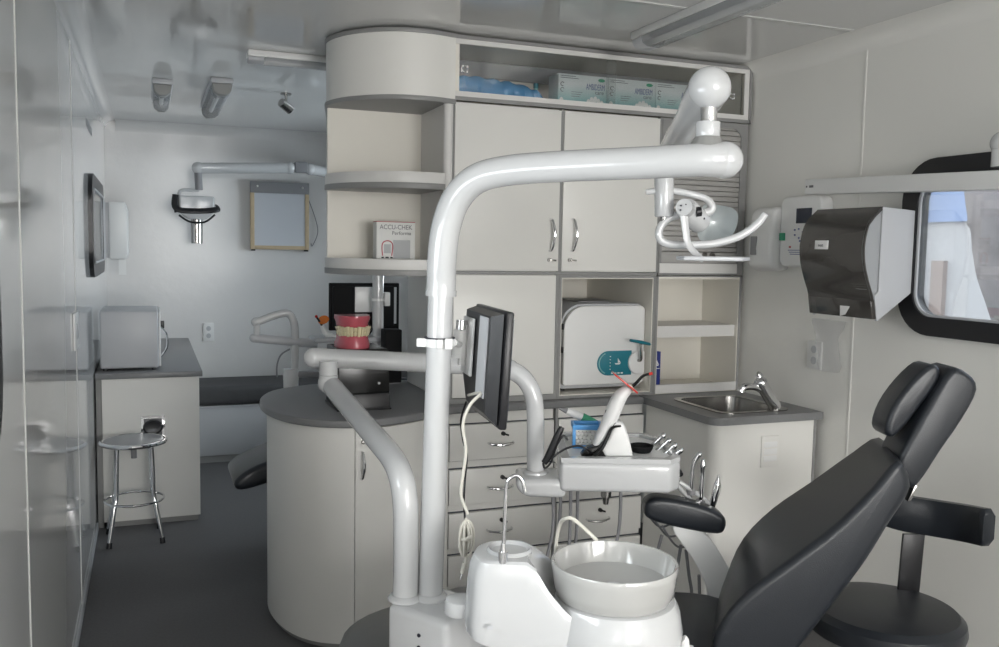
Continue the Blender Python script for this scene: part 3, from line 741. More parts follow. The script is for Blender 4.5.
# chrome stool
sc = Vector((-.082, 4.80, 0)); sz = .505
u = thing('round_stool', 'round grey backless stool with chrome legs and foot ring beside the desk', 'stool', sc)
obj('seat', MB().lathe([(0, sz-.012), (.135, sz-.012), (.146, sz-.004), (.14, sz+.006), (0, sz+.008)], sc, n=32), 'plastic_grey', u)
obj('seat_rim', MB().tube([(sc.x+.152*math.cos(a), sc.y+.152*math.sin(a), sz-.004) for a in [2*PI*k/36 for k in range(36)]], .011, 10, closed=True), 'chrome', u)
for k in range(4):
    a = PI/4+k*PI/2+.05; dx, dy = math.cos(a), math.sin(a)
    P = [sc+Vector((dx*r_, dy*r_, z)) for r_, z in ((.112, sz-.014), (.118, .36), (.122, .24), (.135, .19), (.175, .012))]
    l = obj('leg', MB().tube(P, .0105, 12, 4), 'chrome', u)
    e = P[-1]; obj('rubber_foot', MB().cyl(e+Vector((.0, 0, -.0115)), e+Vector((-dx*.004, -dy*.004, .016)), .014, .013, 14), 'plastic_black', l)
obj('foot_ring', MB().tube([(sc.x+.140*math.cos(a), sc.y+.140*math.sin(a), .205) for a in [2*PI*k/36 for k in range(36)]], .006, 8, closed=True), 'chrome', u)
obj('screw_post', MB().cyl(sc+Vector((0, 0, sz-.09)), sc+Vector((0, 0, sz-.012)), .014, n=14), 'plastic_grey', u)
# bench
u = thing('bench', 'low white bench with a dark grey cushion along the far wall', 'bench', (1.2, 6.55, 0))
obj('base', MB().box(.27, 2.3, 6.33, YF-.005, .05, .385, .002), 'plastic_pale', u)
obj('plinth', MB().box(.275, 2.3, 6.34, YF-.01, 0, .05), 'edge_grey', u)
obj('base_edge', MB().box(.27, 2.3, 6.322, 6.36, .385, .397), 'plastic_pale', u)
mb = MB().box(.27, 2.3, 6.30, YF-.006, .40, .53, .035, 4)
obj('cushion', mb, 'cushion_grey', u)
# far wall x-ray arm
YW = YF
def fw(x, y, d=.1): return at(x, y, Y=YW-d)
u = thing('wall_xray_machine', 'white dental x-ray head hanging in a black yoke on the far wall', 'x-ray machine', (fw(335, 170).x, YW, fw(335, 170).z))
e0, e1, e2 = fw(198, 168, .42), fw(290, 168, .42), fw(345, 176, .14)
e1b = e1+Vector((.02, 0, 0)); 
obj('outer_arm', MB().tube([e0, e1], .036, 20).sph(e0, .041).sph(e1, .041), 'enamel', u)
jt = e1.lerp(e2, .16); obj('elbow', MB().box(e1.x+.03, e1.x+.12, e1.y-.035, e1.y+.035, e1.z-.03, e1.z+.045, .01), 'plastic_grey', u)
e2b = e2+Vector((.15, .02, -.01)); s1 = e1+Vector((.14, .01, .0))
obj('inner_arm', MB().tube([s1, e2, e2b], .038, 20).sph(s1, .041), 'enamel', u)
obj('wall_mount', MB().box(e2b.x-.08, e2b.x+.16, YW-.13, YW-.001, e2b.z-.16, e2b.z+.12, .02), 'plastic_white', u)
p0, p1 = e0+Vector((.0, 0, -.03)), fw(199, 190, .42)
obj('drop_tube', MB().cyl(p0, p1, .025, .025, 18), 'plastic_grey', u)
yk = fw(177, 195, .42); hc = fw(196, 207, .42)
mb = MB().tube([p1, p1+Vector((-0.0336, 0, -0.0034)), yk+Vector((0.0168, 0, 0.0252)), yk+Vector((0.0168, 0, -0.0756))], 0.0109, 10, 5); 
obj('yoke_bracket', mb, 'enamel', u)
mb = MB().tube([hc+Vector((-0.1302, -0.0504, 0.0756)), hc+Vector((-0.1260, -0.0714, -0.0168)), hc+Vector((0, -0.0840, -0.0294)), hc+Vector((0.1260, -0.0714, -0.0168)), hc+Vector((0.1344, -0.0336, 0.0084))], 0.0202, 10, 6, flat=.4)
mb.tube([hc+Vector((-0.1092, -0.0420, -0.0588)), hc+Vector((-0.0420, -0.0588, -0.1008)), hc+Vector((0.0504, -0.0588, -0.1008)), hc+Vector((0.1176, -0.0420, -0.0504))], 0.0067, 8, 6)
mb.box(hc.x-0.1386, hc.x-0.1218, hc.y-0.0504, hc.y+0.0420, hc.z-0.0420, hc.z+0.0756, 0.0042)
obj('yoke', mb, 'plastic_black', u)
prof = rrect(hc.x-0.1092, hc.x+0.1176, hc.z-0.0840, hc.z+0.0714, (0.0168, 0.0168, 0.0840, 0.0840), 8)
obj('tube_head', MB().solid([(a, hc.y-0.0588, b) for a, b in prof], (0, 0.1260, 0), 0.0126, 3), 'enamel', u)
obj('cone', MB().cyl(hc+Vector((0.0042, 0, -0.0840)), hc+Vector((0.0042, 0, -0.2436)), 0.0378, 0.0361, 24), 'steel', u)
# film viewer
a, b = at(250, 181, Y=YW-.05), at(309, 250, Y=YW-.05)
u = thing('film_viewer', 'wood-framed x-ray film viewer with a pale screen hanging on the far wall', 'light box', (a.x, YW, b.z))
obj('body', MB().box(a.x+.004, b.x-.004, YW-.046, YW-.002, b.z+.004, a.z-.03, .003), 'plastic_grey', u)
mb = MB().box(a.x, a.x+.03, YW-.056, YW-.03, b.z, a.z-.05, .003); mb.box(b.x-.03, b.x, YW-.056, YW-.03, b.z, a.z-.05, .003); mb.box(a.x+.03, b.x-.03, YW-.056, YW-.03, b.z, b.z+.028, .003)
obj('wooden_frame', mb, 'wood_frame', u)
obj('screen', MB().box(a.x+.03, b.x-.03, YW-.050, YW-.046, b.z+.028, a.z-.075), 'film_screen', u)
mb = MB().box(a.x, b.x, YW-.066, YW-.03, a.z-.082, a.z, .004)
tp = obj('top_clip', mb, 'plastic_grey', u)
obj('clip_knob', MB().sph((a.x+.05, YW-.07, a.z-.035), .008, n=10).sph((b.x-.05, YW-.07, a.z-.035), .008, n=10), 'plastic_white', tp)
obj('foot', MB().box(a.x+.005, a.x+.035, YW-.05, YW-.02, b.z-.012, b.z).box(b.x-.035, b.x-.005, YW-.05, YW-.02, b.z-.012, b.z), 'plastic_black', u)
obj('power_cord', MB().tube([(b.x-.005, YW-.02, a.z-.1), (b.x+.05, YW-.02, a.z-.25), (b.x+.07, YW-.02, a.z-.36), (b.x+.03, YW-.02, a.z-.46), (b.x+.02, YW-.02, b.z+.05)], .003, 6, 6), 'cable_grey', u)
# far wall outlet
a, b = at(203, 323, Y=YW), at(214, 341, Y=YW)
u = thing('wall_outlet', 'white double electrical outlet low on the far wall', 'outlet', (a.x, YW, b.z))
k = obj('cover_plate', MB().box(a.x, b.x, YW-.008, YW-.0005, b.z, a.z, .002), 'plastic_white', u)
mb = MB()
for zz in (.3, .7):
    z = b.z+(a.z-b.z)*zz; mb.lathe([(0, 0), (.018, 0), (.018, .002), (0, .003)], ((a.x+b.x)/2, YW-.008, z), (0, -1, 0), 16, .9, 1)
obj('receptacle', mb, 'plastic_pale', k)
# left wall bits
z0, z1 = 1.39, 1.755
u = thing('paper_towel_dispenser', 'white paper towel dispenser on the left wall beyond the window', 'dispenser', (XL, 6.35, z0), 'paper towel dispensers')
del u['group']
pr = [(XL+.001, z0), (XL+.13, z0), (XL+.165, z0+.06), (XL+.165, z0+.28), (XL+.13, z1), (XL+.001, z1)]
obj('housing', MB().solid([(XL+.04, 6.22, z0), (XL+.135, 6.22, z0), (XL+.150, 6.22, z0+.03), (XL+.150, 6.22, z0+.31), (XL+.135, 6.22, z1), (XL+.04, 6.22, z1)], (0, .30, 0), .008, 3), 'plastic_white', u)
obj('back_plate', MB().box(XL+.001, XL+.04, 6.23, 6.51, z0+.01, z1-.005, .003), 'plastic_pale', u)
obj('paper_tail', MB().box(XL+.09, XL+.135, 6.30, 6.302, z0-.10, z0+.02), 'plastic_white', u)
a, b = at(86, 118, X=XL), at(91.5, 136, X=XL)
tag(obj('notice_label', MB().box(XL+.0005, XL+.002, a.y, b.y, b.z, a.z), 'plastic_grey', loc=(XL, a.y, b.z)), 'small blue-grey sticker high on the left wall above the window', 'sticker')
u = thing('wall_switch', 'narrow white switch plate on the left wall in front of the desk', 'switch', (XL, 4.2, 1.2))
a, b = at(72.5, 314, X=XL), at(77, 346, X=XL)
k = obj('cover_plate', MB().box(XL+.0005, XL+.008, a.y, b.y, b.z, a.z, .002), 'plastic_white', u)
obj('rocker', MB().box(XL+.008, XL+.011, a.y+(b.y-a.y)*.3, a.y+(b.y-a.y)*.7, b.z+.04, a.z-.04, .001), 'plastic_pale', k)

# ceiling fixtures
def fixture(x0, x1, y0, y1, lab, h=.065, lens='clear_lens', cap='plastic_pale', bs='plastic_white'):
    u = thing('ceiling_light', lab, 'ceiling light', ((x0+x1)/2, (y0+y1)/2, ZC), 'tube lights on the ceiling')
    along_y = (y1-y0) > (x1-x0); e = .07
    obj('base', MB().box(x0, x1, y0, y1, ZC-.028, ZC-.0005, .004), bs, u)
    if along_y:
        sec = [(x0+.004, ZC-.028), (x0+.012, ZC-h*.8), (x0+.035, ZC-h), (x1-.035, ZC-h), (x1-.012, ZC-h*.8), (x1-.004, ZC-.028)]
        mid = MB().solid([(a, y0+e, b) for a, b in sec], (0, y1-y0-2*e, 0), .002)
        caps = [MB().solid([(a, yy, b) for a, b in sec], (0, e, 0), .006) for yy in (y0, y1-e)]
        tb = MB().cyl(((x0+x1)/2, y0+.03, ZC-.042), ((x0+x1)/2, y1-.03, ZC-.042), .012)
    else:
        sec = [(y0+.004, ZC-.028), (y0+.012, ZC-h*.8), (y0+.035, ZC-h), (y1-.035, ZC-h), (y1-.012, ZC-h*.8), (y1-.004, ZC-.028)]
        mid = MB().solid([(x0+e, a, b) for a, b in sec], (x1-x0-2*e, 0, 0), .002)
        caps = [MB().solid([(xx, a, b) for a, b in sec], (e, 0, 0), .006) for xx in (x0, x1-e)]
        tb = MB().cyl((x0+.03, (y0+y1)/2, ZC-.042), (x1-.03, (y0+y1)/2, ZC-.042), .012)
    obj('diffuser', mid, lens, u)
    obj('fluorescent_tube', tb, 'plastic_white', u)
    for c in caps: obj('end_cap', c, cap, u)
fixture(1.73, 1.85, 1.85, 3.08, 'tube light on the ceiling in front of the cabinet tower')
fixture(.41, 1.35, 4.035, 4.125, 'tube light on the ceiling running along behind the cabinet tower', .055)
fixture(.305, .415, 4.78, 5.75, 'tube light on the back room ceiling, nearer the cabinet tower of the two', .085, 'clear_lens', 'cap_grey', 'plastic_pale')
fixture(.03, .13, 4.95, 5.6, 'tube light on the back room ceiling, nearer the left wall of the two', .085, 'clear_lens', 'cap_grey', 'plastic_pale')
p = at(286, 105, Z=2.27)
u = thing('ceiling_spotlight', 'tiny chrome spotlight under the ceiling of the back room', 'spotlight', (p.x, p.y, ZC))
obj('stem', MB().cyl((p.x, p.y, 2.28), (p.x, p.y, ZC-.0005), .008, n=10).cyl((p.x, p.y, ZC-.01), (p.x, p.y, ZC-.0005), .03, n=18), 'steel', u)
obj('lamp_head', MB().cyl((p.x-.03, p.y-.02, 2.28), (p.x+.025, p.y+.02, 2.25), .024, .028, 18), 'steel', u)

# ================================================================ RIGHT WALL THINGS
# towel dispenser
YN, YFAR = 2.395, 2.72
u = thing('paper_towel_dispenser', 'large paper towel dispenser with smoked dark cover on the right wall', 'dispenser', (XR, 2.5, 1.29))
zt_, zb_ = 1.668, 1.276
def side(p): return p
body = [(XR-.001, zt_-.012), (2.3500, zt_), (2.3500, zb_+.10), (2.3330, zb_+.085), (2.3500, zb_-.004), (XR-.001, zb_+.115)]
obj('housing', MB().solid([(a, YN, b) for a, b in body], (0, .012, 0), .002).solid([(a, YFAR-.012, b) for a, b in body], (0, .012, 0), .002).box(XR-.03, XR-.001, YN+.012, YFAR-.012, zb_+.12, zt_-.012).box(2.3650, XR-.03, YN+.012, YFAR-.012, zt_-.02, zt_-.01), 'plastic_pale', u)
fp = catmull([(2.3500, 0, zt_), (2.2970, 0, zt_-.05), (2.2750, 0, zt_-.12), (2.2780, 0, zt_-.19), (2.2970, 0, zb_+.14), (2.3180, 0, zb_+.09), (2.3250, 0, zb_+.065)], 5)
outer = [(p.x, p.z) for p in fp]; inner = [(p.x+.008, p.z-(.006 if i < 6 else 0)) for i, p in enumerate(fp)]
mb = MB().solid([(a, YN+.002, b) for a, b in outer+inner[::-1]], (0, YFAR-YN-.004, 0))
cv = obj('smoked_cover', mb, 'smoked', u, label='smoked dark translucent front cover')
endp = outer+[(2.3470, zb_+.10), (2.3470, zt_-.01)]
mb = MB().solid([(a, YN+.004, b) for a, b in endp], (0, .004, 0))
obj('cover_cheek', mb, 'clear_lens', cv)
low = [(2.3200, zb_+.068), (2.3470, zb_+.075), (2.3600, zb_+.003), (2.3310, zb_+.003)]
obj('tear_bar', MB().solid([(a, YN+.004, b) for a, b in low], (0, YFAR-YN-.008, 0), .003), 'smoked', u)
obj('paper_roll', MB().cyl((2.425, YN+.03, 1.50), (2.425, YFAR-.03, 1.50), .085, n=32), 'plastic_grey', u)
obj('paper_tail', MB().solid([(2.3250, 2.50, zb_+.045), (2.3250, 2.55, zb_+.045), (2.3180, 2.54, zb_+.005), (2.3180, 2.515, zb_+.012)], (.002, 0, 0)), 'plastic_white', u)
n_ = Vector((-1, 0, -.05)).normalized(); c = Vector((2.2725, 2.60, 1.535))
lb = obj('label_plate', MB().obox(c, (0, .034, 0), Vector((0, 0, 1)).cross(Vector((0, 1, 0)))*.0+Vector((.0015, 0, 0)), (0.0005, 0, .016), .001), 'plastic_white', u)
text('label_lettering', 'aust', .016, c+Vector((-.0022, .016, -.006)), (0, -1, 0), (0, 0, 1), 'ink_grey', lb)
mb = MB()
for i in range(3): mb.box(2.3110, 2.3155, 2.41, 2.49-.014*i, 1.398-.008*i, 1.400-.008*i)
obj('moulded_marks', mb, 'plastic_pale', cv)

# x-ray controller
a, b = at(777.5, 197, X=XR-.05), at(818, 271, X=XR-.05)
ya, yb_ = 3.075, 2.83; za, zb2 = 1.448, 1.735
u = thing('xray_control_panel', 'white x-ray control panel with small dark display on the right wall', 'control panel', (XR, 3.0, za))
X0 = XR-.065
def inx(y, z, d=0): return Vector((X0-d, y, z))
hb = obj('housing', MB().solid([(XR-.001, p, q) for p, q in rrect(yb_, ya, za, zb2, .035, 6)], (-.064, 0, 0), .012, 3), 'plastic_white', u)
def pxr(x, y, d=0): return at(x, y, X=X0-d)
a, b = pxr(797, 208.5), pxr(811.5, 223)
obj('display', MB().box(X0-.003, X0+.001, b.y, a.y, b.z, a.z, .001), 'lcd', u)
mb = MB()
for (x, y) in ((795, 230), (799, 229), (803, 232), (795, 235), (799, 238), (804, 236), (800, 241)):
    c = pxr(x, y); mb.cyl(c, c+Vector((-.003, 0, 0)), .004, n=10)
obj('button', mb, 'ink_blue', u)
a, b = pxr(780.5, 233), pxr(785, 240.5)
obj('power_switch', MB().box(X0-.006, X0+.001, b.y, a.y, b.z, a.z, .001), 'ink_green', u, label='green rocker switch')
mb = MB(); 
for i in range(3):
    a, b = pxr(788+i, 250+i*2), pxr(806, 251+i*2); mb.box(X0-.001, X0+.001, b.y, a.y, a.z-.002, a.z+.001)
obj('printed_lines', mb, 'ink_blue', u)
a = pxr(790, 247); obj('red_mark', MB().box(X0-.0012, X0+.001, a.y-.006, a.y+.006, a.z-.004, a.z+.004), 'ink_red', u)
# soap dispenser
u = thing('soap_dispenser', 'white soap dispenser on the right wall beside the x-ray control panel', 'dispenser', (XR, 3.22, 1.43))
y0, y1, z0, z1 = 3.078, 3.228, 1.423, 1.695
pr = [(XR-.001, z0+.01), (XR-.06, z0), (XR-.105, z0+.02), (XR-.112, z0+.10), (XR-.10, z1-.03), (XR-.08, z1), (XR-.001, z1)]
obj('housing', MB().solid([(a, y0, b) for a, b in pr], (0, y1-y0, 0), .02, 4), 'plastic_white', u)
obj('sight_window', MB().box(XR-.1145, XR-.105, 3.165, 3.205, z0+.07, z0+.15, .004), 'plastic_grey', u)
# clear bag and outlet
a, b = at(809, 340, X=XR), at(822, 370, X=XR)
u = thing('wall_outlet', 'white electrical outlet on the right wall behind the clear bag', 'outlet', (XR, a.y, b.z))
k = obj('cover_plate', MB().box(XR-.008, XR-.0005, b.y, a.y, b.z, a.z, .002), 'plastic_white', u)
mb = MB()
for zz in (.3, .7): mb.lathe([(0, 0), (.016, 0), (.016, .002), (0, .003)], (XR-.008, (a.y+b.y)/2, b.z+(a.z-b.z)*zz), (-1, 0, 0), 16)
obj('receptacle', mb, 'plastic_pale', k)
a, b = at(814, 318, X=XR-.03), at(843, 374, X=XR-.03)
mb = MB(); n_u, n_v = 14, 20; g = []
for j in range(n_v+1):
    t = j/n_v; row = []
    wy = (a.y-b.y)*.5*(1-.35*abs(math.sin(t*2.6)))*(1 if t < .85 else 1-(t-.85)*2.5)
    for i in range(n_u):
        an = 2*PI*i/n_u
        row.append(mb.bm.verts.new((XR-.030+.022*math.sin(an)*(1+.3*math.sin(9*t+i)), (a.y+b.y)/2+wy*math.cos(an)*(1+.12*math.sin(14*t+i*2))+.012*math.sin(5*t), a.z+(b.z-a.z)*t)))
    g.append(row)
for A, B in zip(g[:-1], g[1:]):
    for i in range(n_u): mb.bm.faces.new([A[i], A[(i+1) % n_u], B[(i+1) % n_u], B[i]])
mb.bm.faces.new(g[-1])
tag(obj('clear_bag', mb, 'clear_bag', loc=(XR-.03, (a.y+b.y)/2, b.z), ang=180), 'crumpled clear plastic bag hanging on the right wall below the towel dispenser', 'bag')
# wall arm
u = thing('xray_boom', 'long white horizontal x-ray boom along the right wall above the window', 'boom', (XR, 1.9, 1.75))
bz = 1.755
ab = obj('beam', MB().solid([(2.39, 2.845, bz-.022), (2.39, 2.845, bz+.036), (2.39, .5, bz-.04), (2.39, .5, bz-.098)], (.06, 0, 0), .004), 'plastic_white', u)
mb = MB().cyl((2.42, 2.832, bz+.007), (2.389, 2.832, bz+.007), .0035, n=10); obj('end_screw', mb, 'screw', ab)
mb = MB().box(2.3885, 2.39, 2.795, 2.817, bz+.002, bz+.011); obj('maker_mark', mb, 'ink_grey', ab)
kp = at(1003, 143, X=2.42)
obj('joint', MB().cyl((2.42, kp.y, bz+.02), (2.42, kp.y, kp.z-.02), .03).sph((2.42, kp.y, kp.z), .036), 'enamel', u)
obj('wall_bracket', MB().box(2.45, XR-.001, 1.05, 1.25, 1.86, 2.0, .01).tube([(2.42, kp.y, kp.z), (2.44, kp.y-.2, 1.92), (2.46, 1.2, 1.93)], .025, 14, 5), 'enamel', u)

# ================================================================ NEAR DENTAL UNIT
def cam_off(p, a=0, b=0, z=0): return Vector(p)+UA*a+UB*b+UZ*z
# column box with lamp post
pb = at(441, 612, V=1.86); pb.z = 0
ctop = .752
A0, A1, A2 = at(386, 603, Z=ctop), at(447, 624, Z=ctop), at(468, 618, Z=ctop)
ex = (A1-A0); ex.z = 0; exn = ex.normalized(); ey = Vector((-exn.y, exn.x, 0))
u = thing('unit_column', 'white column box at the foot of the two white posts', 'column', (A0.x, A0.y, 0))
bd = .15
mb = MB().solid([A0, A0+ex, A0+ex+ey*bd, A0+ey*bd], (0, 0, -ctop+.0005), .016, 4)
cb = obj('cover', mb, 'enamel', u)
for (x, y) in ((418.5, 628.5), (418, 642)):
    zz = (y-628.5)/893*1.7; c = A0+ex*.56+Vector((0, 0, -.044-zz)); obj('screw', MB().cyl(c+ey*.002, c-ey*.002, .0042, n=12), 'screw', cb)

V1 = 1.86
base1 = at(430, 610, V=V1); 
u = thing('lamp_post', 'tall white post with a long bent arm reaching right, holding the operating lamp', 'lamp post', (base1.x, base1.y, ctop))
t1 = at(436.5, 345, V=V1); t2 = at(441, 293, V=V1)
base1.z = ctop+.0005
# straight vertical post
bx_, by_ = (base1.x+t2.x)/2, (base1.y+t2.y)/2
pt = lambda z, a=0, b=0: Vector((base1.x, base1.y, z)).lerp(Vector((t2.x, t2.y, z)), 0)+UA*a+UB*b
p0 = base1.copy(); tilt = (t2-base1)
def on_post(z): return p0+tilt*((z-p0.z)/tilt.z)
obj('post', MB().tube([p0, on_post(1.42)], .0265, 28), 'enamel', u)
obj('foot_collar', MB().lathe([(0, 0), (.037, 0), (.037, .004), (.032, .010), (.0268, .012), (0, .012)], p0, n=28), 'enamel', u)
a_end = at(724.5, 160, D=1.66)
v_up = [on_post(1.40), on_post(1.43), at(442, 260, V=1.855), at(446, 228, V=1.85), at(456, 200, V=1.845), at(475, 180, V=1.83), at(505, 171, V=1.81)]
v_up += [at(560, 166.5, V=1.77), at(640, 163, V=1.715), at(700, 160, V=1.675), a_end]
obj('bent_arm', MB().tube(v_up, [.0305]*10+[.0335], 28, 7).sph(a_end, .0345, n=28), 'enamel', u)
obj('sleeve_collar', MB().tube([on_post(1.400), on_post(1.412)], .0325, 28), 'enamel', u)
# lamp arm
ball = at(709.5, 88, D=1.66); sa = at(706, 138, D=1.66); sb = ball
ax_ = Vector((sa.x, sa.y, 0)); 
la = thing('operating_lamp', 'white dental operating lamp with loop handles on a slanted arm', 'lamp', (a_end.x, a_end.y, a_end.z))
sa = Vector((ball.x, ball.y, a_end.z+.027))
obj('swivel_base', MB().cyl(sa+Vector((0, 0, -.004)), sa+Vector((0, 0, .016)), .037, .022, 28), 'cap_grey', la)
obj('swivel_collar', MB().cyl(sa+Vector((0, 0, .016)), sa+Vector((0, 0, .044)), .0225, .0225, 28, .002), 'enamel', la)
obj('swivel_shaft', MB().cyl(sa+Vector((0, 0, .044)), ball+Vector((0, 0, -.01)), .0155, n=24), 'chrome', la)
arm_e = at(663, 165, V=2.16)
dirn = (arm_e-ball).normalized()
obj('slanted_arm', MB().tube([ball, ball+dirn*.06, ball+dirn*.16, arm_e], [.039, .038, .032, .028], 24).sph(ball, .0395, n=32).sph(arm_e, .028), 'enamel', la)
c0 = Vector((arm_e.x, arm_e.y, arm_e.z)); VH = 2.16
cz = at(664, 217, V=VH); cz0 = at(664, 170, V=VH)
obj('drop_cylinder', MB().cyl(cz0, cz, .0235, .0225, 24, .004), 'enamel', la)
obj('drop_pin', MB().cyl(cz, at(662.5, 226, V=VH), .008, n=12), 'steel', la)
H = lambda x, y, v=VH: at(x, y, V=v)
obj('upper_handle', MB().tube([H(646, 192), H(668, 190.5), H(690, 194), H(706, 199), H(712, 207), H(708, 212), H(700, 212.5)], [.0065]+[.0085]*3+[.0105]*3, 16, 7), 'enamel', la)
hub = H(686, 208, 2.13); hub2 = H(700, 222, 2.18)
hb = obj('hub', MB().cyl(hub, hub2, .026, .030, 28, .004).cyl(H(684, 207, 2.10), H(689, 211, 2.14), .020, n=24), 'enamel', la)
mb = MB()
for (x, y) in ((681, 205.5), (686, 204.5), (680.5, 210)): c = H(x, y, 2.10); mb.sph(c, .0022, n=8)
c = H(704, 218.5, 2.14); mb.sph(c, .003, n=8)
obj('hub_screw', mb, 'screw', hb)
obj('black_knuckle', MB().cyl(H(696, 212, 2.12), H(701, 211.5, 2.12), .0115, n=16), 'plastic_black', la)
obj('lower_handle', MB().tube([H(678, 215), H(668, 219), H(660.5, 227), H(659, 236), H(664, 242.5), H(676, 245), H(694, 245), H(714, 243.5), H(735, 238), H(750, 230), H(759, 222), H(765, 214)], [.0095]*10+[.0085], 16, 7), 'enamel', la)
# reflector dish: shallow rounded shell
def shell(mb, pts, ctr, depth, k=5):
    rings = []
    for j in range(k+1):
        s_2 = 1-j/k*.85; dd = depth*(1-(1-j/k)**2)
        rings.append([mb.bm.verts.new(ctr+(Vector(p)-ctr)*s_2+UB*dd) for p in pts])
    for A, B in zip(rings[:-1], rings[1:]):
        for i in range(len(A)): mb.bm.faces.new([A[i], A[(i+1) % len(A)], B[(i+1) % len(A)], B[i]])
    mb.bm.faces.new(rings[-1])
    return mb
rp = [(704, 205), (712, 204.5), (724, 206), (734, 209), (738, 215), (737, 225), (733, 234), (727, 239), (712, 241), (700, 240), (697, 228), (699, 214)]
RP = catmull([H(x, y, 2.22) for x, y in rp], 3, True); ctr = sum(RP, Vector())/len(RP)
rb = MB(); shell(rb, RP, ctr, .045)
bmesh.ops.solidify(rb.bm, geom=rb.bm.faces[:], thickness=.004)
obj('reflector', rb, 'reflector', la)
obj('drop_arm', MB().tube([H(684, 215, 2.11), H(686, 232, 2.11), H(688, 243, 2.11), H(694, 252, 2.12), H(703, 260, 2.14)], [.011, .0095, .009, .0085, .007], 14, 6, flat=.5), 'enamel', la)
vs = [H(676, 258, 2.10), H(690, 257.5, 2.30), H(745, 258, 2.30), H(750, 261, 2.16), H(742, 265, 2.06), H(684, 264.5, 2.06)]
zv = sum(v.z for v in vs)/6
vs = [Vector((v.x, v.y, zv)) for v in vs]
obj('splash_shield', MB().solid(vs, (0, 0, .010), .003), 'plastic_pale', la)

# monitor post clamp and monitor
cl = on_post(at(438, 342, V=V1).z)
mn = thing('monitor', 'small black flat monitor seen edge-on, clamped to the lamp post', 'monitor', cl)
obj('post_clamp', MB().tube([cl+Vector((0, 0, -.009)), cl+Vector((0, 0, .009))], .0325, 28).obox(cl+UA*-.036-UB*.012, UA*.010, UB*.008, UZ*.009, .002).obox(cl+UA*.022-UB*.032, UA*.008, UB*.008, UZ*.011, .002).obox(cl+UA*.004-UB*.036, UA*.006, UB*.006, UZ*.009, .002), 'plastic_white', mn)
obj('clamp_band', MB().tube([cl+Vector((0, 0, .008)), cl+Vector((0, 0, .0105))], .0332, 28), 'screw', mn)
NB, FB = 1.74, 2.07
nT, nB = at(509, 306, V=NB), at(500, 430, V=NB)
fT, fB = at(471.5, 303, V=FB), at(462, 409, V=FB)
# orthogonal frame for the screen slab
w_ax = (at(505, 365, V=NB)-at(467, 352, V=FB)); w_ax.z = 0; w_ax.normalize()
up_ax = (nT-nB).normalized(); up_ax = (up_ax-w_ax*up_ax.dot(w_ax)).normalized()
n_ax = w_ax.cross(up_ax).normalized()
if n_ax.dot(UA) > 0: n_ax = -n_ax                  # points left, out of the back of the monitor
mc = at(489.5, 363, V=(NB+FB)/2-.02)+Vector((0, 0, 0))
mw, mh = .135, .118
scr = obj('bezel', MB().obox(mc-n_ax*.002, w_ax*mw, up_ax*mh, n_ax*.008, .004, 2), 'plastic_black', mn)
obj('screen', MB().obox(mc-n_ax*.0135, w_ax*(mw-.015), up_ax*(mh-.015), n_ax*.0006), 'lcd', scr)
mb = MB(); bb = [mc+n_ax*.009+w_ax*a+up_ax*b for a, b in ((-.125, -.09), (-.09, -.112), (.125, -.112), (.125, .113), (-.125, .113))]
bb2 = [mc+n_ax*.032+w_ax*a+up_ax*b for a, b in ((-.11, -.035), (-.06, -.09), (.112, -.09), (.112, .106), (-.11, .106))]
A = [mb.bm.verts.new(p) for p in bb]; B = [mb.bm.verts.new(p) for p in bb2]
for i in range(5): mb.bm.faces.new([A[i], A[(i+1) % 5], B[(i+1) % 5], B[i]])
mb.bm.faces.new(B); mb.bm.faces.new(A[::-1]); bmesh.ops.recalc_face_normals(mb.bm, faces=mb.bm.faces)
bk = obj('rear_housing', mb, 'plastic_black', mn)
obj('rear_strip', MB().obox(mc+n_ax*.033+w_ax*.062+up_ax*.02, w_ax*.034, up_ax*.082, n_ax*.0012), 'plastic_pale', bk, label='pale grey strip down the back')
vp = mc+n_ax*.037-w_ax*.055+up_ax*.03
obj('mount_plate', MB().obox(vp, w_ax*.045, up_ax*.062, n_ax*.003, .002), 'plastic_white', mn)
obj('mount_swivel', MB().cyl(vp+n_ax*.014-up_ax*.028-w_ax*.01, vp+n_ax*.014+up_ax*.032-w_ax*.01, .0165, n=22).obox(vp+n_ax*.010-w_ax*.01, w_ax*.010, up_ax*.045, n_ax*.007, .002), 'plastic_white', mn)
obj('mount_knob', MB().cyl(vp+n_ax*.014+up_ax*.034-w_ax*.01, vp+n_ax*.014+up_ax*.054-w_ax*.01, .0125, n=18), 'chrome', mn)
obj('link_arm', MB().tube([cl+UA*.03, vp+n_ax*.014-w_ax*.01], .008, 10), 'plastic_white', mn)
cpt = [mc+n_ax*.034-w_ax*.03-up_ax*.075] + [at(x, y, V=v) for x, y, v in ((481, 393, 1.80), (470, 405, 1.78), (463, 425, 1.78), (466, 450, 1.78), (463, 475, 1.78), (461, 495, 1.78), (468, 514, 1.78))]
vc = obj('video_cable', MB().tube(cpt, .0033, 8, 8), 'cable_white', mn)
coil = MB()
cc_ = at(465.5, 538, V=1.78)
for k in range(7):
    a_ = k*.9; pts = []
    for j in range(16):
        t = 2*PI*j/16; rr = .016+.004*math.sin(k*1.7)
        pts.append(cc_+UA*(rr*.75*math.cos(t)*math.cos(a_*.35)+.003*math.sin(k*2.1))+UB*(rr*.55*math.cos(t)*math.sin(a_))+UZ*((.032+.006*math.sin(k*1.3))*math.sin(t)+.004*math.cos(k*1.9)))
    coil.tube(pts, .0026, 7, 2, closed=True)
coil.tube([cc_+UA*-.011+UZ*-.002, cc_+UA*0+UB*-.014+UZ*.001, cc_+UA*.011+UZ*.003], .004, 8, 4)
obj('cable_coil', coil, 'cable_white', vc)
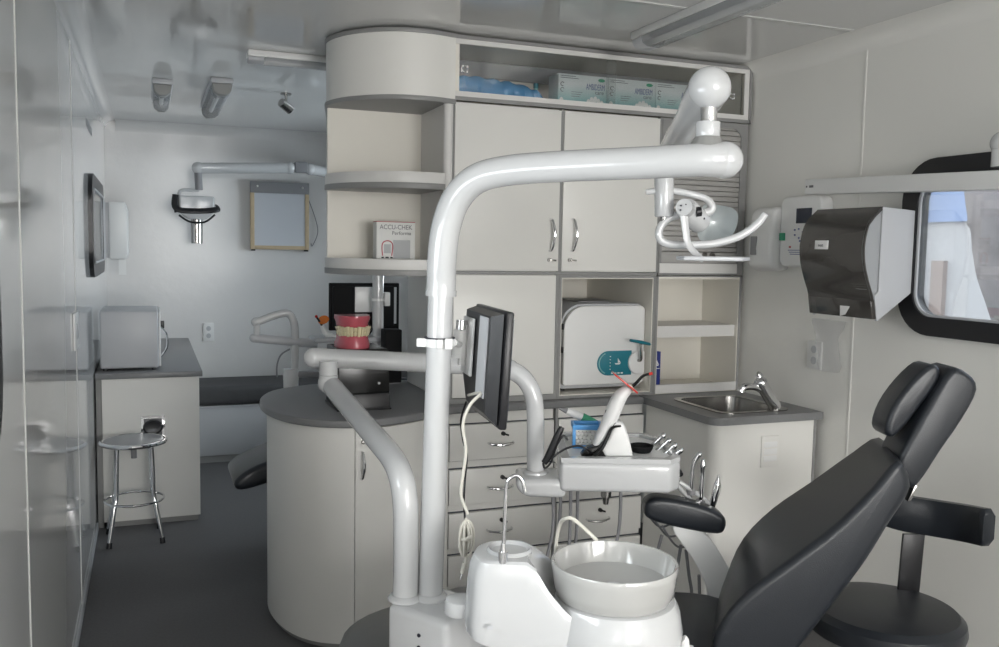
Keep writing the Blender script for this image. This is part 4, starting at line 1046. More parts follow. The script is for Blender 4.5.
obj('cable_end', MB().tube([cc_+UZ*-.03, at(466, 560, V=1.78), at(464, 568, V=1.78)], .003, 8, 4).cyl(at(465, 563, V=1.78), at(462, 573, V=1.78), .0055, .0045, 12), 'cable_white', vc)
obj('plug_pin', MB().cyl(at(462, 573, V=1.78), at(460.5, 579, V=1.78), .0022, n=8), 'chrome', vc)
obj('power_cable', MB().tube([at(466, 402, V=2.0), at(461, 420, V=1.95), at(463, 440, V=1.9), at(467, 455, V=1.88), at(465, 480, V=1.88), at(464, 500, V=1.86), at(465, 520, V=1.83)], .0022, 8, 8), 'plastic_black', mn)

# delivery arm
V2 = 1.85
b2 = at(405, 606, V=V2); b2.z = ctop+.0005
u = thing('tray_support_arm', 'shorter bent white post and jointed arm carrying the instrument tray', 'support arm', b2)
q = [b2, at(406, 570, V=V2), at(406, 530, V=V2), at(405.5, 505, V=V2), at(402, 480, V=V2+.015), at(393, 459, V=V2+.08), at(375, 437, V=V2+.20), at(352, 410, V=V2+.42), at(331, 385, V=V2+.62)]
obj('bent_post', MB().tube(q, .0270, 28, 7), 'enamel', u)
obj('foot_collar', MB().lathe([(0, 0), (.037, 0), (.037, .004), (.032, .010), (.0268, .012), (0, .012)], b2, n=28), 'enamel', u)
j0 = q[-1]; jv = V2+.62
jt = at(328.5, 361, V=jv)
obj('joint', MB().sph(j0+Vector((-.008, 0, .006)), .0285, n=28).cyl(Vector((jt.x, jt.y, j0.z+.012)), Vector((jt.x, jt.y, j0.z+.028)), .0262, n=26).cyl(Vector((jt.x, jt.y, j0.z+.029)), Vector((jt.x, jt.y, jt.z)), .0250, n=26), 'enamel', u)
h0, h1 = at(313.5, 357.5, V=jv+.02), at(496, 367, V=2.50)
hh = [h0, at(400, 361.5, V=2.53), h1, at(513, 371, V=2.48), at(525, 380, V=2.475), at(533, 395, V=2.47), at(535.5, 415, V=2.47), at(535.5, 440, V=2.47), at(535.5, 474, V=2.47)]
obj('horizontal_arm', MB().tube(hh, [.0272, .0270, .0268, .026, .025, .0245, .0245, .0245, .0245], 26, 7).sph(h0, .0278, n=24), 'enamel', u)
pe = hh[-1]
obj('mount_block', MB().solid([at(x, y, V=2.39) for x, y in ((515, 480), (566, 480), (566, 499), (526, 498), (517, 491))], UB*.15, .018, 4), 'enamel', u)
obj('arm_collar', MB().lathe([(.0270, 0), (.036, 0), (.035, .006), (.0270, .01)], pe+Vector((0, 0, .003)), n=28), 'enamel', u)

# instrument tray
VF = 2.38; zt_t = at(600, 461, V=VF).z; zt_b = at(600, 493, V=VF).z
uf = lambda x, y=475, v=VF: at(x, y, V=v).dot(UA)
uL, uR = uf(560), uf(676)
VBk = 2.74
def LP(a, b, z): return UA*a+UB*b+UZ*z
it = thing('instrument_tray', 'white dental instrument tray with chrome toggles and hanging handpieces', 'instrument tray', LP((uL+uR)/2, 2.1, zt_b))
outl = [(uL, VF), (uR-0.0119, VF), (uR+0.02142, VF+0.04165), (uR+0.01428, VBk-0.0714), (uR-0.0357, VBk), (uL+0.0357, VBk), (uL, VBk-0.0357)]
mb = MB().solid([LP(a, b, zt_b) for a, b in outl], (0, 0, zt_t-zt_b-0.00476), 0.01428, 4)
obj('body', mb, 'enamel', it)
def oc(s, d=0):
    ca = sum(p[0] for p in outl)/7; cb_ = sum(p[1] for p in outl)/7
    return [(ca+(p[0]-ca)*s, cb_+(p[1]-cb_)*s) for p in outl]
O_, I_ = oc(.985), oc(.86)
mb = MB().rring(O_, I_, lambda a, b: LP(a, b, zt_t-0.00714), (0, 0, 0.013))
obj('rim', mb, 'enamel', it)
obj('tray_mat', MB().solid([LP(a, b, zt_t-0.00654) for a, b in oc(.855)], (0, 0, 0.00357)), 'plastic_white', it)
ZS = zt_t-0.00238
# toggles
for i in range(4):
    p = at(661+i*5, 446+i*4.5, V=2.520-0.02975*i); e = at(667+i*4.5, 437+i*5.2, V=2.490-0.0238*i)
    p = at(653.5+i*5.6, 444+i*5, V=2.580-0.0357*i); e = p+UA*0.02618-UB*0.00476+UZ*0.02618
    obj('toggle', MB().tube([p-UA*0.01428-UZ*0.01428, p, e], [0.00714, 0.00654, 0.00892], 12).sph(e, 0.00952, n=12), 'chrome', it)
obj('toggle_strip', MB().tube([at(655, 448, V=2.600), at(672, 463, V=2.500), at(681, 475, V=2.450)], [0.00833, 0.01071, 0.00714], 10, 3), 'plastic_black', it)
# lower spout fitting below the tray
c = at(606, 494, V=2.44); obj('hose_union', MB().cyl(Vector((c.x, c.y, zt_b+0.00119)), Vector((c.x, c.y, zt_b-0.02618)), 0.01547, 0.01428, 16).cyl(Vector((c.x, c.y, zt_b-0.02618)), Vector((c.x, c.y, zt_b-0.0476)), 0.01071, 0.00714, 14), 'steel', it)
# holder bar + handpieces
hv = 2.63
obj('holder_bar', MB().tube([at(676, 484, V=2.63), at(697, 507, V=2.63)], 0.0069, 12).tube([at(679, 482, V=2.63), at(690, 489, V=2.63), at(706, 501, V=2.63), at(716, 512, V=2.63)], 0.00714, 12, 4), 'enamel', it)
def clip(x, y, v):
    c = at(x, y, V=v); return obj('handpiece_clip', MB().cyl(c-UZ*0.00714, c+UZ*0.00714, 0.01428, n=18), 'plastic_grey', it)
hs = [((691, 492), [(691, 493), (692, 478), (693.5, 464), (697, 457), (699.5, 454.5)], [0.00571, 0.00619, 0.00595, 0.00595, 0.00738], 'angled silver turbine handpiece in the tray holder, nearest the chrome toggles'),
      ((700.5, 502), [(700.5, 503), (701.5, 488), (702.5, 474), (703, 466), (703, 461)], [0.0069, 0.00714, 0.00595, 0.00809, 0.00595], 'straight silver handpiece standing in the middle of the tray holder'),
      ((712, 511), [(710.5, 514), (713.5, 500), (716.5, 490), (717.5, 484), (718.5, 476)], [0.00595, 0.00952, 0.01012, 0.00892, 0.00178], 'silver air-water syringe in the tray holder nearest the patient chair')]
for (cx_, P, R_, lab) in hs:
    clip(cx_[0], cx_[1], hv)
    pts = [at(x, y, V=hv) for x, y in P]
    h_ = thing('handpiece', lab, 'handpiece', pts[0], 'handpieces in the tray holder')
    obj('barrel', MB().tube(pts, [r_*1.25 for r_ in R_], 14, 5), 'chrome', h_)
    tip = pts[-1]; obj('head', MB().sph(tip, R_[-1]*1.15, n=12) if R_[-1] > 0.00357 else MB().cyl(pts[-2], tip+UZ*0.00476, 0.00262, 0.00167, 10), 'chrome', h_)
    e = pts[0]; obj('hose', MB().tube([e, e-UZ*.04+UB*.01, e-UZ*.09-UA*.03+UB*.03, e-UZ*.11-UA*.09+UB*.02, e-UZ*.03-UA*.15-UB*.03], .0032, 10, 7), 'cable_grey', h_)
# vertical hoses under the tray
hsx = [(553, 545, 2.56), (560, 540, 2.58), (570, 560, 2.54), (577, 552, 2.57), (620, 540, 2.55)]
for i, (x, yb, v) in enumerate(hsx):
    a = at(x, 496, V=v); a.z = zt_b+0.00119 if x > 556 else a.z
    b = at(x-3, yb, V=v)
    obj('supply_hose', MB().tube([a, a.lerp(b, .5)+UA*0.00476, b, b-UZ*0.1428-UA*0.0357], 0.005, 10, 6), 'cable_grey', it)

# curing light on the tray
CVv = 2.46
CB = at(605, 460, V=CVv)
cu = thing('curing_light', 'white and black curing light standing in its cradle on the near tray', 'curing light', Vector((CB.x, CB.y, ZS)))
C_ = lambda x, y, v=CVv: at(x, y, V=v)
cr = [C_(604, 461), C_(632, 461.5), C_(629, 447), C_(624, 430), C_(620, 426), C_(613, 428), C_(608, 442), C_(600, 452)]
dz_ = ZS+0.00059-min(p.z for p in cr)
cr = [p+UZ*dz_ for p in cr]
obj('cradle', MB().solid([p-UB*0.02618 for p in cr], UB*0.05355, 0.00833, 3), 'plastic_white', cu)
bs = [C_(580, 461), C_(606, 461), C_(611, 445), C_(616, 428), C_(612, 426), C_(605, 436), C_(598, 450), C_(586, 453)]
bs = [p+UZ*dz_ for p in bs]
obj('cradle_base', MB().solid([p-UB*0.02142 for p in bs], UB*0.04403, 0.00476, 2), 'gloss_black', cu)
obj('gun_body', MB().tube([C_(596, 452)+UZ*dz_, C_(601, 438), C_(608, 424), C_(614, 409), C_(620, 397), C_(628, 389), C_(632, 387)], [r_*1.3 for r_ in [0.01071, 0.01725, 0.01963, 0.02082, 0.01904, 0.01309, 0.00833]], 18, 6, flat=.8), 'plastic_white', cu)
obj('trigger_strip', MB().tube([C_(605.5, 420, CVv-0.00476), C_(607.5, 411, CVv-0.00476), C_(613, 402, CVv-0.00476)], [0.00476, 0.00595, 0.00357], 10, 5), 'plastic_black', cu)
obj('cradle_strip', MB().tube([C_(577, 459, CVv-.03), C_(590, 457, CVv-.03), C_(600, 450, CVv-.03), C_(607, 438, CVv-.03), C_(612, 428, CVv-.03), C_(621, 426, CVv-.03)], [.004, .010, .011, .009, .007, .004], 12, 6, flat=.6), 'gloss_black', cu)
obj('light_guide', MB().tube([C_(632, 387), C_(637, 382), C_(643, 376), C_(649, 374)], [0.005, 0.00428, 0.00393, 0.00393], 10, 6), 'gloss_black', cu)
obj('tip', MB().cyl(C_(649, 374.2), C_(652.5, 373.2), 0.00452, n=12), 'red_shield', cu, label='red cap on the tip')
obj('light_shield', MB().obox(C_(624.5, 382), (C_(636, 391)-C_(613, 372.5))*.5, UB*0.0357, (UA*0.00119+UZ*0.00167), 0.00059), 'red_shield', cu, label='thin red eye shield')
obj('body_ring', MB().cyl(C_(629, 388.5), C_(632.5, 386.5), 0.01166, 0.01047, 16), 'wood_frame', cu)
# cotton roll box
VQ = 2.57
a, b = at(573, 424, V=VQ), at(600, 450, V=VQ)
cbx = thing('cotton_roll_box', 'small open blue and clear box full of white cotton rolls on the tray', 'box', Vector((a.x, a.y, ZS)))
w_ = (b-a).dot(UA); o = Vector((a.x, a.y, ZS+0.00071)); hgt2 = a.z-ZS
tlt = UZ
mb = MB().obox(o+UA*w_/2+UZ*0.00238, UA*w_/2, UB*0.03094, UZ*0.00238); 
pass
for s_3 in (0, 1): mb.obox(o+UA*w_*s_3+UZ*hgt2/2, UA*0.00095, UB*0.03094, UZ*hgt2/2)
obj('clear_case', mb, 'clear_case', cbx)
mb = MB().obox(o+UA*w_/2-UB*0.03272+UZ*(hgt2-0.00357), UA*(w_/2+0.00357), UB*0.00357, UZ*0.00714, 0.00119); mb.obox(o+UA*w_/2+UB*0.03272+UZ*(hgt2-0.00357), UA*(w_/2+0.00357), UB*0.00357, UZ*0.00714, 0.00119)
for s_3 in (0, 1): mb.obox(o+UA*w_*s_3+UZ*(hgt2-0.00357), UA*0.00357, UB*0.03332, UZ*0.00714, 0.00119)
mb.obox(o+UA*0.00119-UB*0.03272+UZ*hgt2/2, UA*0.00476, UB*0.00262, UZ*hgt2/2, 0.00119); mb.obox(o+UA*w_/2-UB*0.03272+UZ*0.00476, UA*w_/2, UB*0.00238, UZ*0.00476, 0.00119)
obj('blue_trim', mb, 'blue_box', cbx)
nr = 0
for r_ in range(5):
    for c_ in range(6):
        xx = 0.00833+c_*0.0113+(0.00476 if r_ % 2 else 0); zz = 0.01071+r_*0.01012
        if xx > w_-0.00714 or zz > hgt2-0.00476: continue
        p = o+UA*xx+UZ*zz+UB*random.uniform(-0.00238, 0.00238)
        tag(obj('cotton_roll', MB().cyl(p-UB*.028, p+UB*.028, .0054, n=10), 'cotton', loc=p), 'small white cotton roll packed in the blue box', 'cotton roll', 'cotton rolls in the blue box')
# toothpaste-like syringe
s0, s1_, s2_, s3_ = at(559, 408.5, V=2.620), at(567, 411, V=2.620), at(582, 417, V=2.620), at(606, 430, V=2.620)
sh = thing('silicone_syringe', 'white and green capped syringe resting across the cotton roll box', 'syringe', s3_)
obj('tip', MB().tube([s0, s1_], [0.00238, 0.00892], 14), 'plastic_grey', sh)
obj('barrel', MB().tube([s1_, s2_], [0.01012, 0.01309], 16), 'plastic_white', sh)
obj('label_band', MB().tube([s2_, s3_], [0.01333, 0.01333], 16), 'ink_green', sh, label='green printed band')
obj('wrapper', MB().obox(s2_.lerp(s3_, .7)+UB*0.01428-UZ*0.00476, (s3_-s2_)*.5, UB*0.01428, UZ*0.00714, 0.00357), 'teal_pale', sh)
# dish
c = at(641, 459, V=2.510); c.z = ZS+0.00071
tag(obj('dappen_dish', MB().lathe([(0, 0), (0.02618, 0), (0.03213, 0.00952), (0.03451, 0.01904), (0.03094, 0.02023), (0.02737, 0.01071), (0, 0.00714)], c, n=28), 'matte_black', loc=c), 'round dark dish on the tray beside the curing light', 'dish')
# black tangled tool
tl = thing('black_handpiece_cord', 'black cylindrical cord grip hanging over the left end of the tray', 'cord', at(552, 445, V=2.390))
v = 2.36
obj('grip', MB().tube([at(562, 427, V=v), at(557, 437, V=v), at(549, 455, V=v), at(544, 463, V=v)], [0.00714, 0.01012, 0.01012, 0.00833], 14, 4), 'plastic_black', tl)
obj('cord_loop', MB().tube([at(543, 463, V=v), at(545, 468, V=v), at(551, 462, V=v), at(556, 447, V=v), at(563, 436, V=v), at(568, 440, V=v)], 0.00297, 8, 7).tube([at(552, 458, V=v), at(565, 449, V=v), at(580, 446, V=v+0.0357), at(592, 453, V=v+0.0714)], 0.00297, 8, 7), 'plastic_black', tl)

# ---------------- cuspidor
VC = 1.60
cf = thing('cuspidor_unit', 'white rinsing unit with moulded body and chrome filler tubes', 'cuspidor', at(590, 640, V=VC))
bc = at(614.5, 561, V=VC+.02); br = .5*(678-551.5)/893*(1.64)
zr = bc.z
br = (at(678, 561, V=bc.dot(UB))-at(551.5, 561, V=bc.dot(UB))).length/2
zb = at(614, 617, V=bc.dot(UB)-br).z-.008
# body pod: plan outline in unit axes
bu, bv = bc.dot(UA), bc.dot(UB)
cupc = at(509.5, 548, V=VC+.02); cu_u, cu_v = cupc.dot(UA), cupc.dot(UB)
ztop = cupc.z-.004
def UV(a, b, z): return UA*a+UB*b+UZ*z
lu = at(467, 600, V=VC-.02).dot(UA); ru = at(681, 620, V=VC-.06).dot(UA)
# left raised part
plan1 = catmull([UV(lu+.008, cu_v-.045, 0), UV(lu+.03, cu_v-.07, 0), UV(cu_u+.03, cu_v-.075, 0), UV(bu-.03, cu_v-.085, 0), UV(bu-.01, cu_v, 0), UV(bu-.02, cu_v+.06, 0), UV(cu_u, cu_v+.07, 0), UV(lu+.02, cu_v+.055, 0), UV(lu, cu_v, 0)], 6, True)
def ringz(plan, s, z, zfun=None):
    c = sum(plan, Vector())/len(plan)
    return [Vector((c.x+(p.x-c.x)*s, c.y+(p.y-c.y)*s, zfun(p) if zfun else z)) for p in plan]
zl = at(468, 630, V=VC-.03).z
mb = MB()
def stp(x, a, b):
    t = max(0, min(1, (x-a)/(b-a))); return t*t*(3-2*t)
def dip(p):   # top steps down towards the bowl, then under it
    x = p.dot(UA); fr = 1-stp(p.dot(UB), cu_v-.085, cu_v-.035)
    z = ztop-.026*stp(x, cu_u+.035, cu_u+.075)
    lo = zb-.012
    z2 = z+(lo-z)*max(stp(x, bu-br+.005, bu-br+.035), fr*stp(x, cu_u+.04, bu-br+.06))
    return z2
def bot(p): return zl-.018-.30*max(0, p.dot(UA)-lu-.01)
def topf(off): return lambda p: dip(p)-off
loft(mb, [ringz(plan1, .90, 0, lambda p: bot(p)), ringz(plan1, 1.03, 0, lambda p: bot(p)+.008), ringz(plan1, 1.05, 0, lambda p: bot(p)+.03), ringz(plan1, 1.0, 0, topf(.045)), ringz(plan1, .965, 0, topf(.018)), ringz(plan1, .90, 0, topf(.004))]+[ringz(plan1, q_, 0, topf(0)) for q_ in (.82, .72, .62, .52, .42, .32, .22, .12, .03)])
obj('body', mb, 'enamel', cf)
# right drum under the bowl
rr = (ru-(bu-br))/2+.006; rc = (ru+(bu-br))/2-.004
prof = [(0, -.30), (.10, -.30), (.115, -.27), (rr*1.04, -.14), (rr*1.06, -.06), (rr*1.0, -.02), (rr*.93, -.004), (rr*.8, 0), (0, 0)]
obj('drum', MB().lathe(prof, UV(bu+.002, bv-.002, zb+.003), n=48, sx=1.0), 'enamel', cf)
# shallow raised ring and dish at the cup place
obj('cup_ring', MB().lathe([(.030, -.004), (.042, -.004), (.0425, .002), (.039, .006), (.035, .004), (.032, -.001), (0, -.001)], UV(cu_u, cu_v, ztop), n=36), 'enamel', cf)
obj('pivot_arm', MB().cyl(UV(lu-.01, cu_v+.02, zl+.0), UV(lu-.01, cu_v+.02, zl+.035), .035, .033, 28, .006).box(0, .001, 0, .001, -.5, -.499) if False else MB().cyl(UV(lu-.012, cu_v+.02, zl+.002), UV(lu-.012, cu_v+.02, zl+.032), .034, .032, 28, .006), 'enamel', cf)
hN = zr-zb
bowl = [(0, .001), (br*.90, .001), (br*.935, .006), (br*.965, hN*.35), (br*.995, hN*.8), (br*1.0, hN*.95), (br*.985, hN), (br*.955, hN*.985), (br*.93, hN*.8), (br*.86, hN*.42), (br*.55, hN*.26), (br*.12, hN*.20), (0, hN*.20)]
obj('bowl', MB().lathe(bowl, UV(bu, bv, zb+.001), n=64), 'ceramic', cf)
obj('bowl_drain', MB().lathe([(0, .004), (.018, .004), (.020, 0)], UV(bu, bv, zb+hN*.2+.002), n=24), 'plastic_pale', cf)
fbz = UV(at(503, 560, V=cu_v-.045).dot(UA), cu_v-.045, ztop)
v = cu_v-.058
fb0 = UV(at(503, 555, V=v).dot(UA), v, ztop-.008)
obj('cup_filler', MB().tube([fb0+UZ*.02, at(504.5, 530, V=v), at(505.5, 500, V=v), at(506.5, 486, V=v), at(510, 478.5, V=v), at(517, 475.5, V=v), at(522.5, 481, V=v), at(525, 492, V=v)], .0036, 12, 7), 'chrome', cf)
obj('filler_base', MB().cyl(fb0, fb0+UZ*.026, .0088, .0084, 16).cyl(fb0+UZ*.026, fb0+UZ*.040, .0055, .004, 14), 'chrome', cf)
v = bv+br*.6
vr = bv-.01
obj('bowl_rinse_tube', MB().tube([at(556, 572, V=bv+.085), at(556, 545, V=bv+.085), at(560, 524, V=bv+.06), at(566, 518.5, V=bv+.02), at(573, 519, V=bv+.015), at(585, 529, V=bv+.008), at(597.5, 541, V=bv)], .0036, 12, 7), 'cable_white', cf)
mb = MB().box(0, .001, 0, .001, 0, .001)
mb = MB()
for i, (x, y) in enumerate(((490, 636),)): c = at(x, y, V=VC-.1); mb.obox(UV(c.dot(UA), cu_v-.086, c.z), UA*.005, UB*.0008, UZ*.0035)
obj('rating_mark', mb, 'plastic_pale', cf)
obj('pedestal', MB().cyl(UV(bu, bv, .0005), UV(bu, bv, zb-.29), .09, .09, 32, .01), 'enamel', cf)
# suction holder tip at the lower right of the drum
c = at(685, 643, V=VC-.03); obj('suction_tip', MB().tube([c+UZ*-.04, c, c+UZ*.008-UA*.004], .008, 14, 4).tube([c+UA*.012+UZ*-.05, c+UA*.010+UZ*-.006], .006, 12), 'plastic_white', cf)

# ---------------- patient chair
VN, CW = 2.08, .44
ch = thing('dental_chair', 'dark leather dental chair with reclined backrest and headrest in the foreground', 'dental chair', at(690, 640, V=VN+.22)*1.0)
ch.location.z = 0; WOFF[ch.name] = Vector(ch.location)
K = lambda x, y, v=VN: at(x, y, V=v)
def pad(name, img, v0, w, m, par, bev=.03, seg=4, lab=None):
    P = catmull([K(x, y, v0) for x, y in img], 3, True)
    mb = MB().solid(P, UB*w, 0)
    # round the two outline rims
    fs = [f for f in mb.bm.faces if len(f.verts) > 8]
    es = [e for f in fs for e in f.edges]
    bmesh.ops.bevel(mb.bm, geom=es, offset=bev, segments=seg, profile=.5, affect='EDGES', clamp_overlap=True)
    return obj(name, mb, m, par, label=lab, ang=60)
BI = [((898, 462), (878, 436)), ((911, 488), (893, 462)), ((890, 524), (866, 500)), ((868, 560), (842, 532)), ((846, 590), (820, 562)), ((826, 616), (800, 590)), ((800, 650), (775, 615)), ((775, 684), (760, 645)), ((738, 690), (732, 648)), ((712, 655), (718, 608)), ((722, 622), (727, 572)), ((750, 592), (743, 536)), ((793, 560), (772, 506)), ((837, 526), (810, 480)), ((873, 490), (850, 452))]
nb = catmull([K(n_[0], n_[1], VN+.05) for n_, f_n in BI], 3, True); fb_ = catmull([K(f_n[0], f_n[1], VN+.39) for n_, f_n in BI], 3, True)
mb = MB(); A = [mb.bm.verts.new(p) for p in nb]; B = [mb.bm.verts.new(p) for p in fb_]
cap = [mb.bm.faces.new(A), mb.bm.faces.new(B[::-1])]
for k in range(len(A)): mb.bm.faces.new([A[k], B[k], B[(k+1) % len(A)], A[(k+1) % len(A)]])
bmesh.ops.recalc_face_normals(mb.bm, faces=mb.bm.faces)
bmesh.ops.bevel(mb.bm, geom=[e for f in cap for e in f.edges], offset=.045, segments=6, profile=.5, affect='EDGES', clamp_overlap=True)
bk = obj('backrest', mb, 'leather', ch, ang=60)
hd_ = pad('headrest', [(952, 370), (970, 374), (979, 390), (964, 420), (942, 452), (925, 478), (914, 489), (904, 482), (899, 462), (912, 436), (930, 404)], VN+.15, .13, 'leather', ch, .03, 4)
pad('headrest_cushion', [(930, 366), (941, 369), (938, 384), (922, 406), (905, 428), (893, 438), (886, 430), (893, 408), (910, 384)], VN+.17, .10, 'leather', hd_, .025, 4)
obj('headrest_bar', MB().obox(K(911, 492, VN+.22), (K(905, 505)-K(917, 480))*.35, UB*.012, UA*.004, .001), 'steel', ch)
st = pad('seat', [(775, 672), (770, 692), (700, 702), (600, 700), (520, 694), (470, 690), (455, 672), (470, 654), (560, 652), (640, 654), (690, 654), (745, 658)], VN+.02, CW-.02, 'leather', ch, .035, 4)
lgr = pad('legrest', [(470, 644), (478, 678), (420, 697), (350, 714), (322, 714), (318, 698), (345, 678), (400, 660)], VN+.02, CW-.04, 'leather_sheen', ch, .03, 4)
obj('under_frame', MB().solid([K(x, y, VN+.1) for x, y in ((480, 691), (720, 698), (700, 736), (500, 736))], UB*(CW-.2), .01), 'plastic_pale', ch)
cc2 = K(600, 722, VN+.22)
obj('pedestal', MB().cyl(Vector((cc2.x, cc2.y, .03)), Vector((cc2.x, cc2.y, cc2.z)), .11, .09, 28).obox(Vector((cc2.x, cc2.y, .016)), UA*.42, UB*.19, UZ*.0155, .012, 3), 'plastic_pale', ch)
# armrest on the far side
va = VN+CW+.01
ar = pad('armrest', [(648, 502), (660, 498.5), (690, 503), (715, 511), (726, 519), (726, 530), (718, 535), (690, 531), (660, 524), (647, 518), (645, 510)], va, .075, 'leather', ch, .016, 4)
mb = MB().solid(catmull([K(x, y, va+.03) for x, y in ((672, 527), (702, 531), (722, 556), (738, 590), (742, 640), (715, 640), (708, 590), (692, 558))], 3, True), UB*.028, .004)
obj('armrest_support', mb, 'plastic_white', ch, label='pale curved armrest support')
# second chair in the far room
foot2 = Vector((.62, 4.62, 0))
c2 = dup(ch); c2.rotation_euler = (0, 0, YAW)
for k_ in children(c2):
    if k_.name.startswith('legrest'): k_.material_slots[0].link = 'OBJECT'; k_.material_slots[0].material = M['leather']
c2['label'] = 'second dental chair in the back room, its dark footrest showing beside the round base cabinet'
fo = at(335, 680, V=VN+.2)-Vector(ch.location); fo = Vector((fo.x, fo.y, 0)); fo.rotate(Matrix.Rotation(YAW, 3, 'Z'))
tgt = at(236, 490, Z=.40)
c2.location = Vector((.37, 4.42, 0))-fo; c2.location.z = -.0

# hoses beyond the chair near the sink
hz = thing('suction_hose_set', 'thin grey suction hoses hanging behind the armrest', 'hose', at(690, 560, V=2.62))
hz.location.z = 0; WOFF[hz.name] = Vector(hz.location)
obj('floor_box', MB().obox(Vector((hz.location.x, hz.location.y, .08)), UA*.09, UB*.06, UZ*.0795, .01), 'plastic_white', hz)
for i, (x0, y0_, x1, y1_) in enumerate(((662, 535, 655, 560), (681, 545, 672, 600), (686, 550, 692, 600), (699, 575, 700, 610))):
    a = at(x0, y0_, V=2.64); b = at(x1, y1_, V=2.64); e = Vector((hz.location.x-.05+.03*i, hz.location.y, .155))
    obj('hose', MB().tube([a, a.lerp(b, .5), b, b.lerp(e, .5)+UZ*-.02, e], .005, 10, 6), 'cable_grey', hz)

# ---------------- operator stool at right
sv = 2.58
sc2 = at(885, 606, V=sv)
so = thing('operator_stool', 'dark round operator stool with a curved bar backrest against the right wall', 'stool', (sc2.x, sc2.y, 0))
sr = (at(965, 606, V=sv)-at(814, 606, V=sv)).length/2
obj('seat', MB().lathe([(0, -.085), (sr*.86, -.085), (sr*.97, -.07), (sr*1.0, -.045), (sr*.98, -.02), (sr*.9, -.003), (sr*.6, .004), (0, .005)], sc2, n=48), 'leather', so)
obj('seat_base', MB().lathe([(0, -.10), (sr*.7, -.10), (sr*.8, -.086), (0, -.086)], sc2, n=40), 'plastic_grey', so)
obj('gas_column', MB().cyl((sc2.x, sc2.y, .07), (sc2.x, sc2.y, sc2.z-.09), .026, n=24), 'chrome', so)
for k in range(5):
    a = k*2*PI/5+.3; e = Vector((sc2.x+.25*math.cos(a), sc2.y+.25*math.sin(a), .055))
    l = obj('leg', MB().tube([(sc2.x, sc2.y, .085), e.lerp(Vector((sc2.x, sc2.y, .09)), .4), e], [.022, .018, .012], 12, 3), 'chrome', so)
    obj('caster', MB().cyl(e+Vector((0, -.012, -.03)), e+Vector((0, .012, -.03)), .0245, n=18), 'plastic_black', l)
lv = at(832, 622, V=sv-.09)
obj('lift_lever', MB().cyl(Vector((lv.x, lv.y, sc2.z-.14)), Vector((lv.x, lv.y, sc2.z-.102)), .022, n=20), 'steel', so)
bv0 = sv+.06
bar = [at(872, 503, V=bv0+.10), at(900, 512, V=bv0+.06), at(935, 518, V=bv0+.02), at(965, 523, V=bv0-.05), at(989, 528, V=bv0-.14)]
P = catmull(bar, 6); mb = MB(); rings = []
for i, p in enumerate(P):
    t = (P[min(i+1, len(P)-1)]-P[max(i-1, 0)]); t.z = 0; t.normalize(); nn = Vector((-t.y, t.x, 0))
    hh_ = .055 if 0 < i < len(P)-1 else .042
    rings.append([mb.bm.verts.new(p+nn*a*.019+UZ*b*hh_) for a, b in ((-1, -.8), (-.6, -1), (.6, -1), (1, -.8), (1, .8), (.6, 1), (-.6, 1), (-1, .8))])
for A, B in zip(rings[:-1], rings[1:]):
    for k in range(8): mb.bm.faces.new([A[k], A[(k+1) % 8], B[(k+1) % 8], B[k]])
mb.bm.faces.new(rings[0][::-1]); mb.bm.faces.new(rings[-1]); bmesh.ops.recalc_face_normals(mb.bm, faces=mb.bm.faces)
obj('back_bar', mb, 'leather', so, ang=50)
s_a = at(913, 540, V=bv0+.075); s_b = at(908, 592, V=bv0+.075)
mb = MB().obox((s_a+s_b)/2, UA*.034, UB*.006, (s_a-s_b)*.62, .003)
e = Vector((sc2.x, sc2.y, sc2.z-.10)); f0 = s_b-UZ*.02
mb.tube([f0, Vector((f0.x, f0.y, sc2.z-.11)), e], .014, 10, 4)
obj('back_stem', mb, 'plastic_black', so)

# ---------------- far dental unit
VY = 4.16
px_, py_ = 1.045, VY
q0 = at(378, 300, Y=VY); 
u = thing('lamp_post', 'slim white post of the far dental unit, behind the teeth model', 'lamp post', (q0.x, VY, 0))
obj('post', MB().cyl((q0.x, VY, .02), (q0.x, VY, 1.62), .027, n=24), 'enamel', u)
obj('foot_plate', MB().lathe([(0, .0005), (.055, .0005), (.055, .012), (.04, .03), (0, .03)], (q0.x, VY, 0), n=32), 'enamel', u)
cz = at(376, 300, Y=VY-.03).z
a, b = at(329.5, 283, Y=VY+.10), at(399, 329.5, Y=VY+.10)
m2 = thing('monitor', 'black monitor on the far post, its back and white mounting plate showing', 'monitor', ((a.x+b.x)/2, VY+.1, b.z))
mb = MB().box(a.x, b.x, VY+.10, VY+.125, b.z, a.z, .004)
obj('bezel', mb, 'matte_black', m2)
obj('screen', MB().box(a.x+.015, b.x-.015, VY+.125, VY+.1265, b.z+.015, a.z-.015), 'lcd', m2)
obj('rear_housing', MB().box(a.x+.012, b.x-.03, VY+.075, VY+.102, b.z+.014, a.z-.012, .01), 'matte_black', m2)
c, d = at(355, 287, Y=VY+.07), at(374, 312, Y=VY+.07)
obj('mount_plate', MB().box(c.x, c.x+.13, VY+.066, VY+.074, d.z, c.z, .002), 'plastic_white', m2)
obj('post_clamp', MB().tube([(q0.x, VY, cz-.006), (q0.x, VY, cz+.006)], .031, 24).box(q0.x+.028, q0.x+.055, VY-.02, VY+.02, cz-.03, cz+.035, .004).box(q0.x-.01, q0.x+.01, VY+.028, VY+.07, cz-.012, cz+.012), 'plastic_white', m2)
obj('side_strip', MB().box(b.x-.027, b.x-.015, VY+.096, VY+.1005, b.z+.03, a.z-.02), 'plastic_pale', m2)
a2, b2_ = at(386, 330, Y=3.97), at(394, 380, Y=3.97)
u = thing('black_speaker_box', 'narrow matt black upright box on the worktop against the tower side, below the far monitor', 'box', (a2.x, 4.0, .8705))
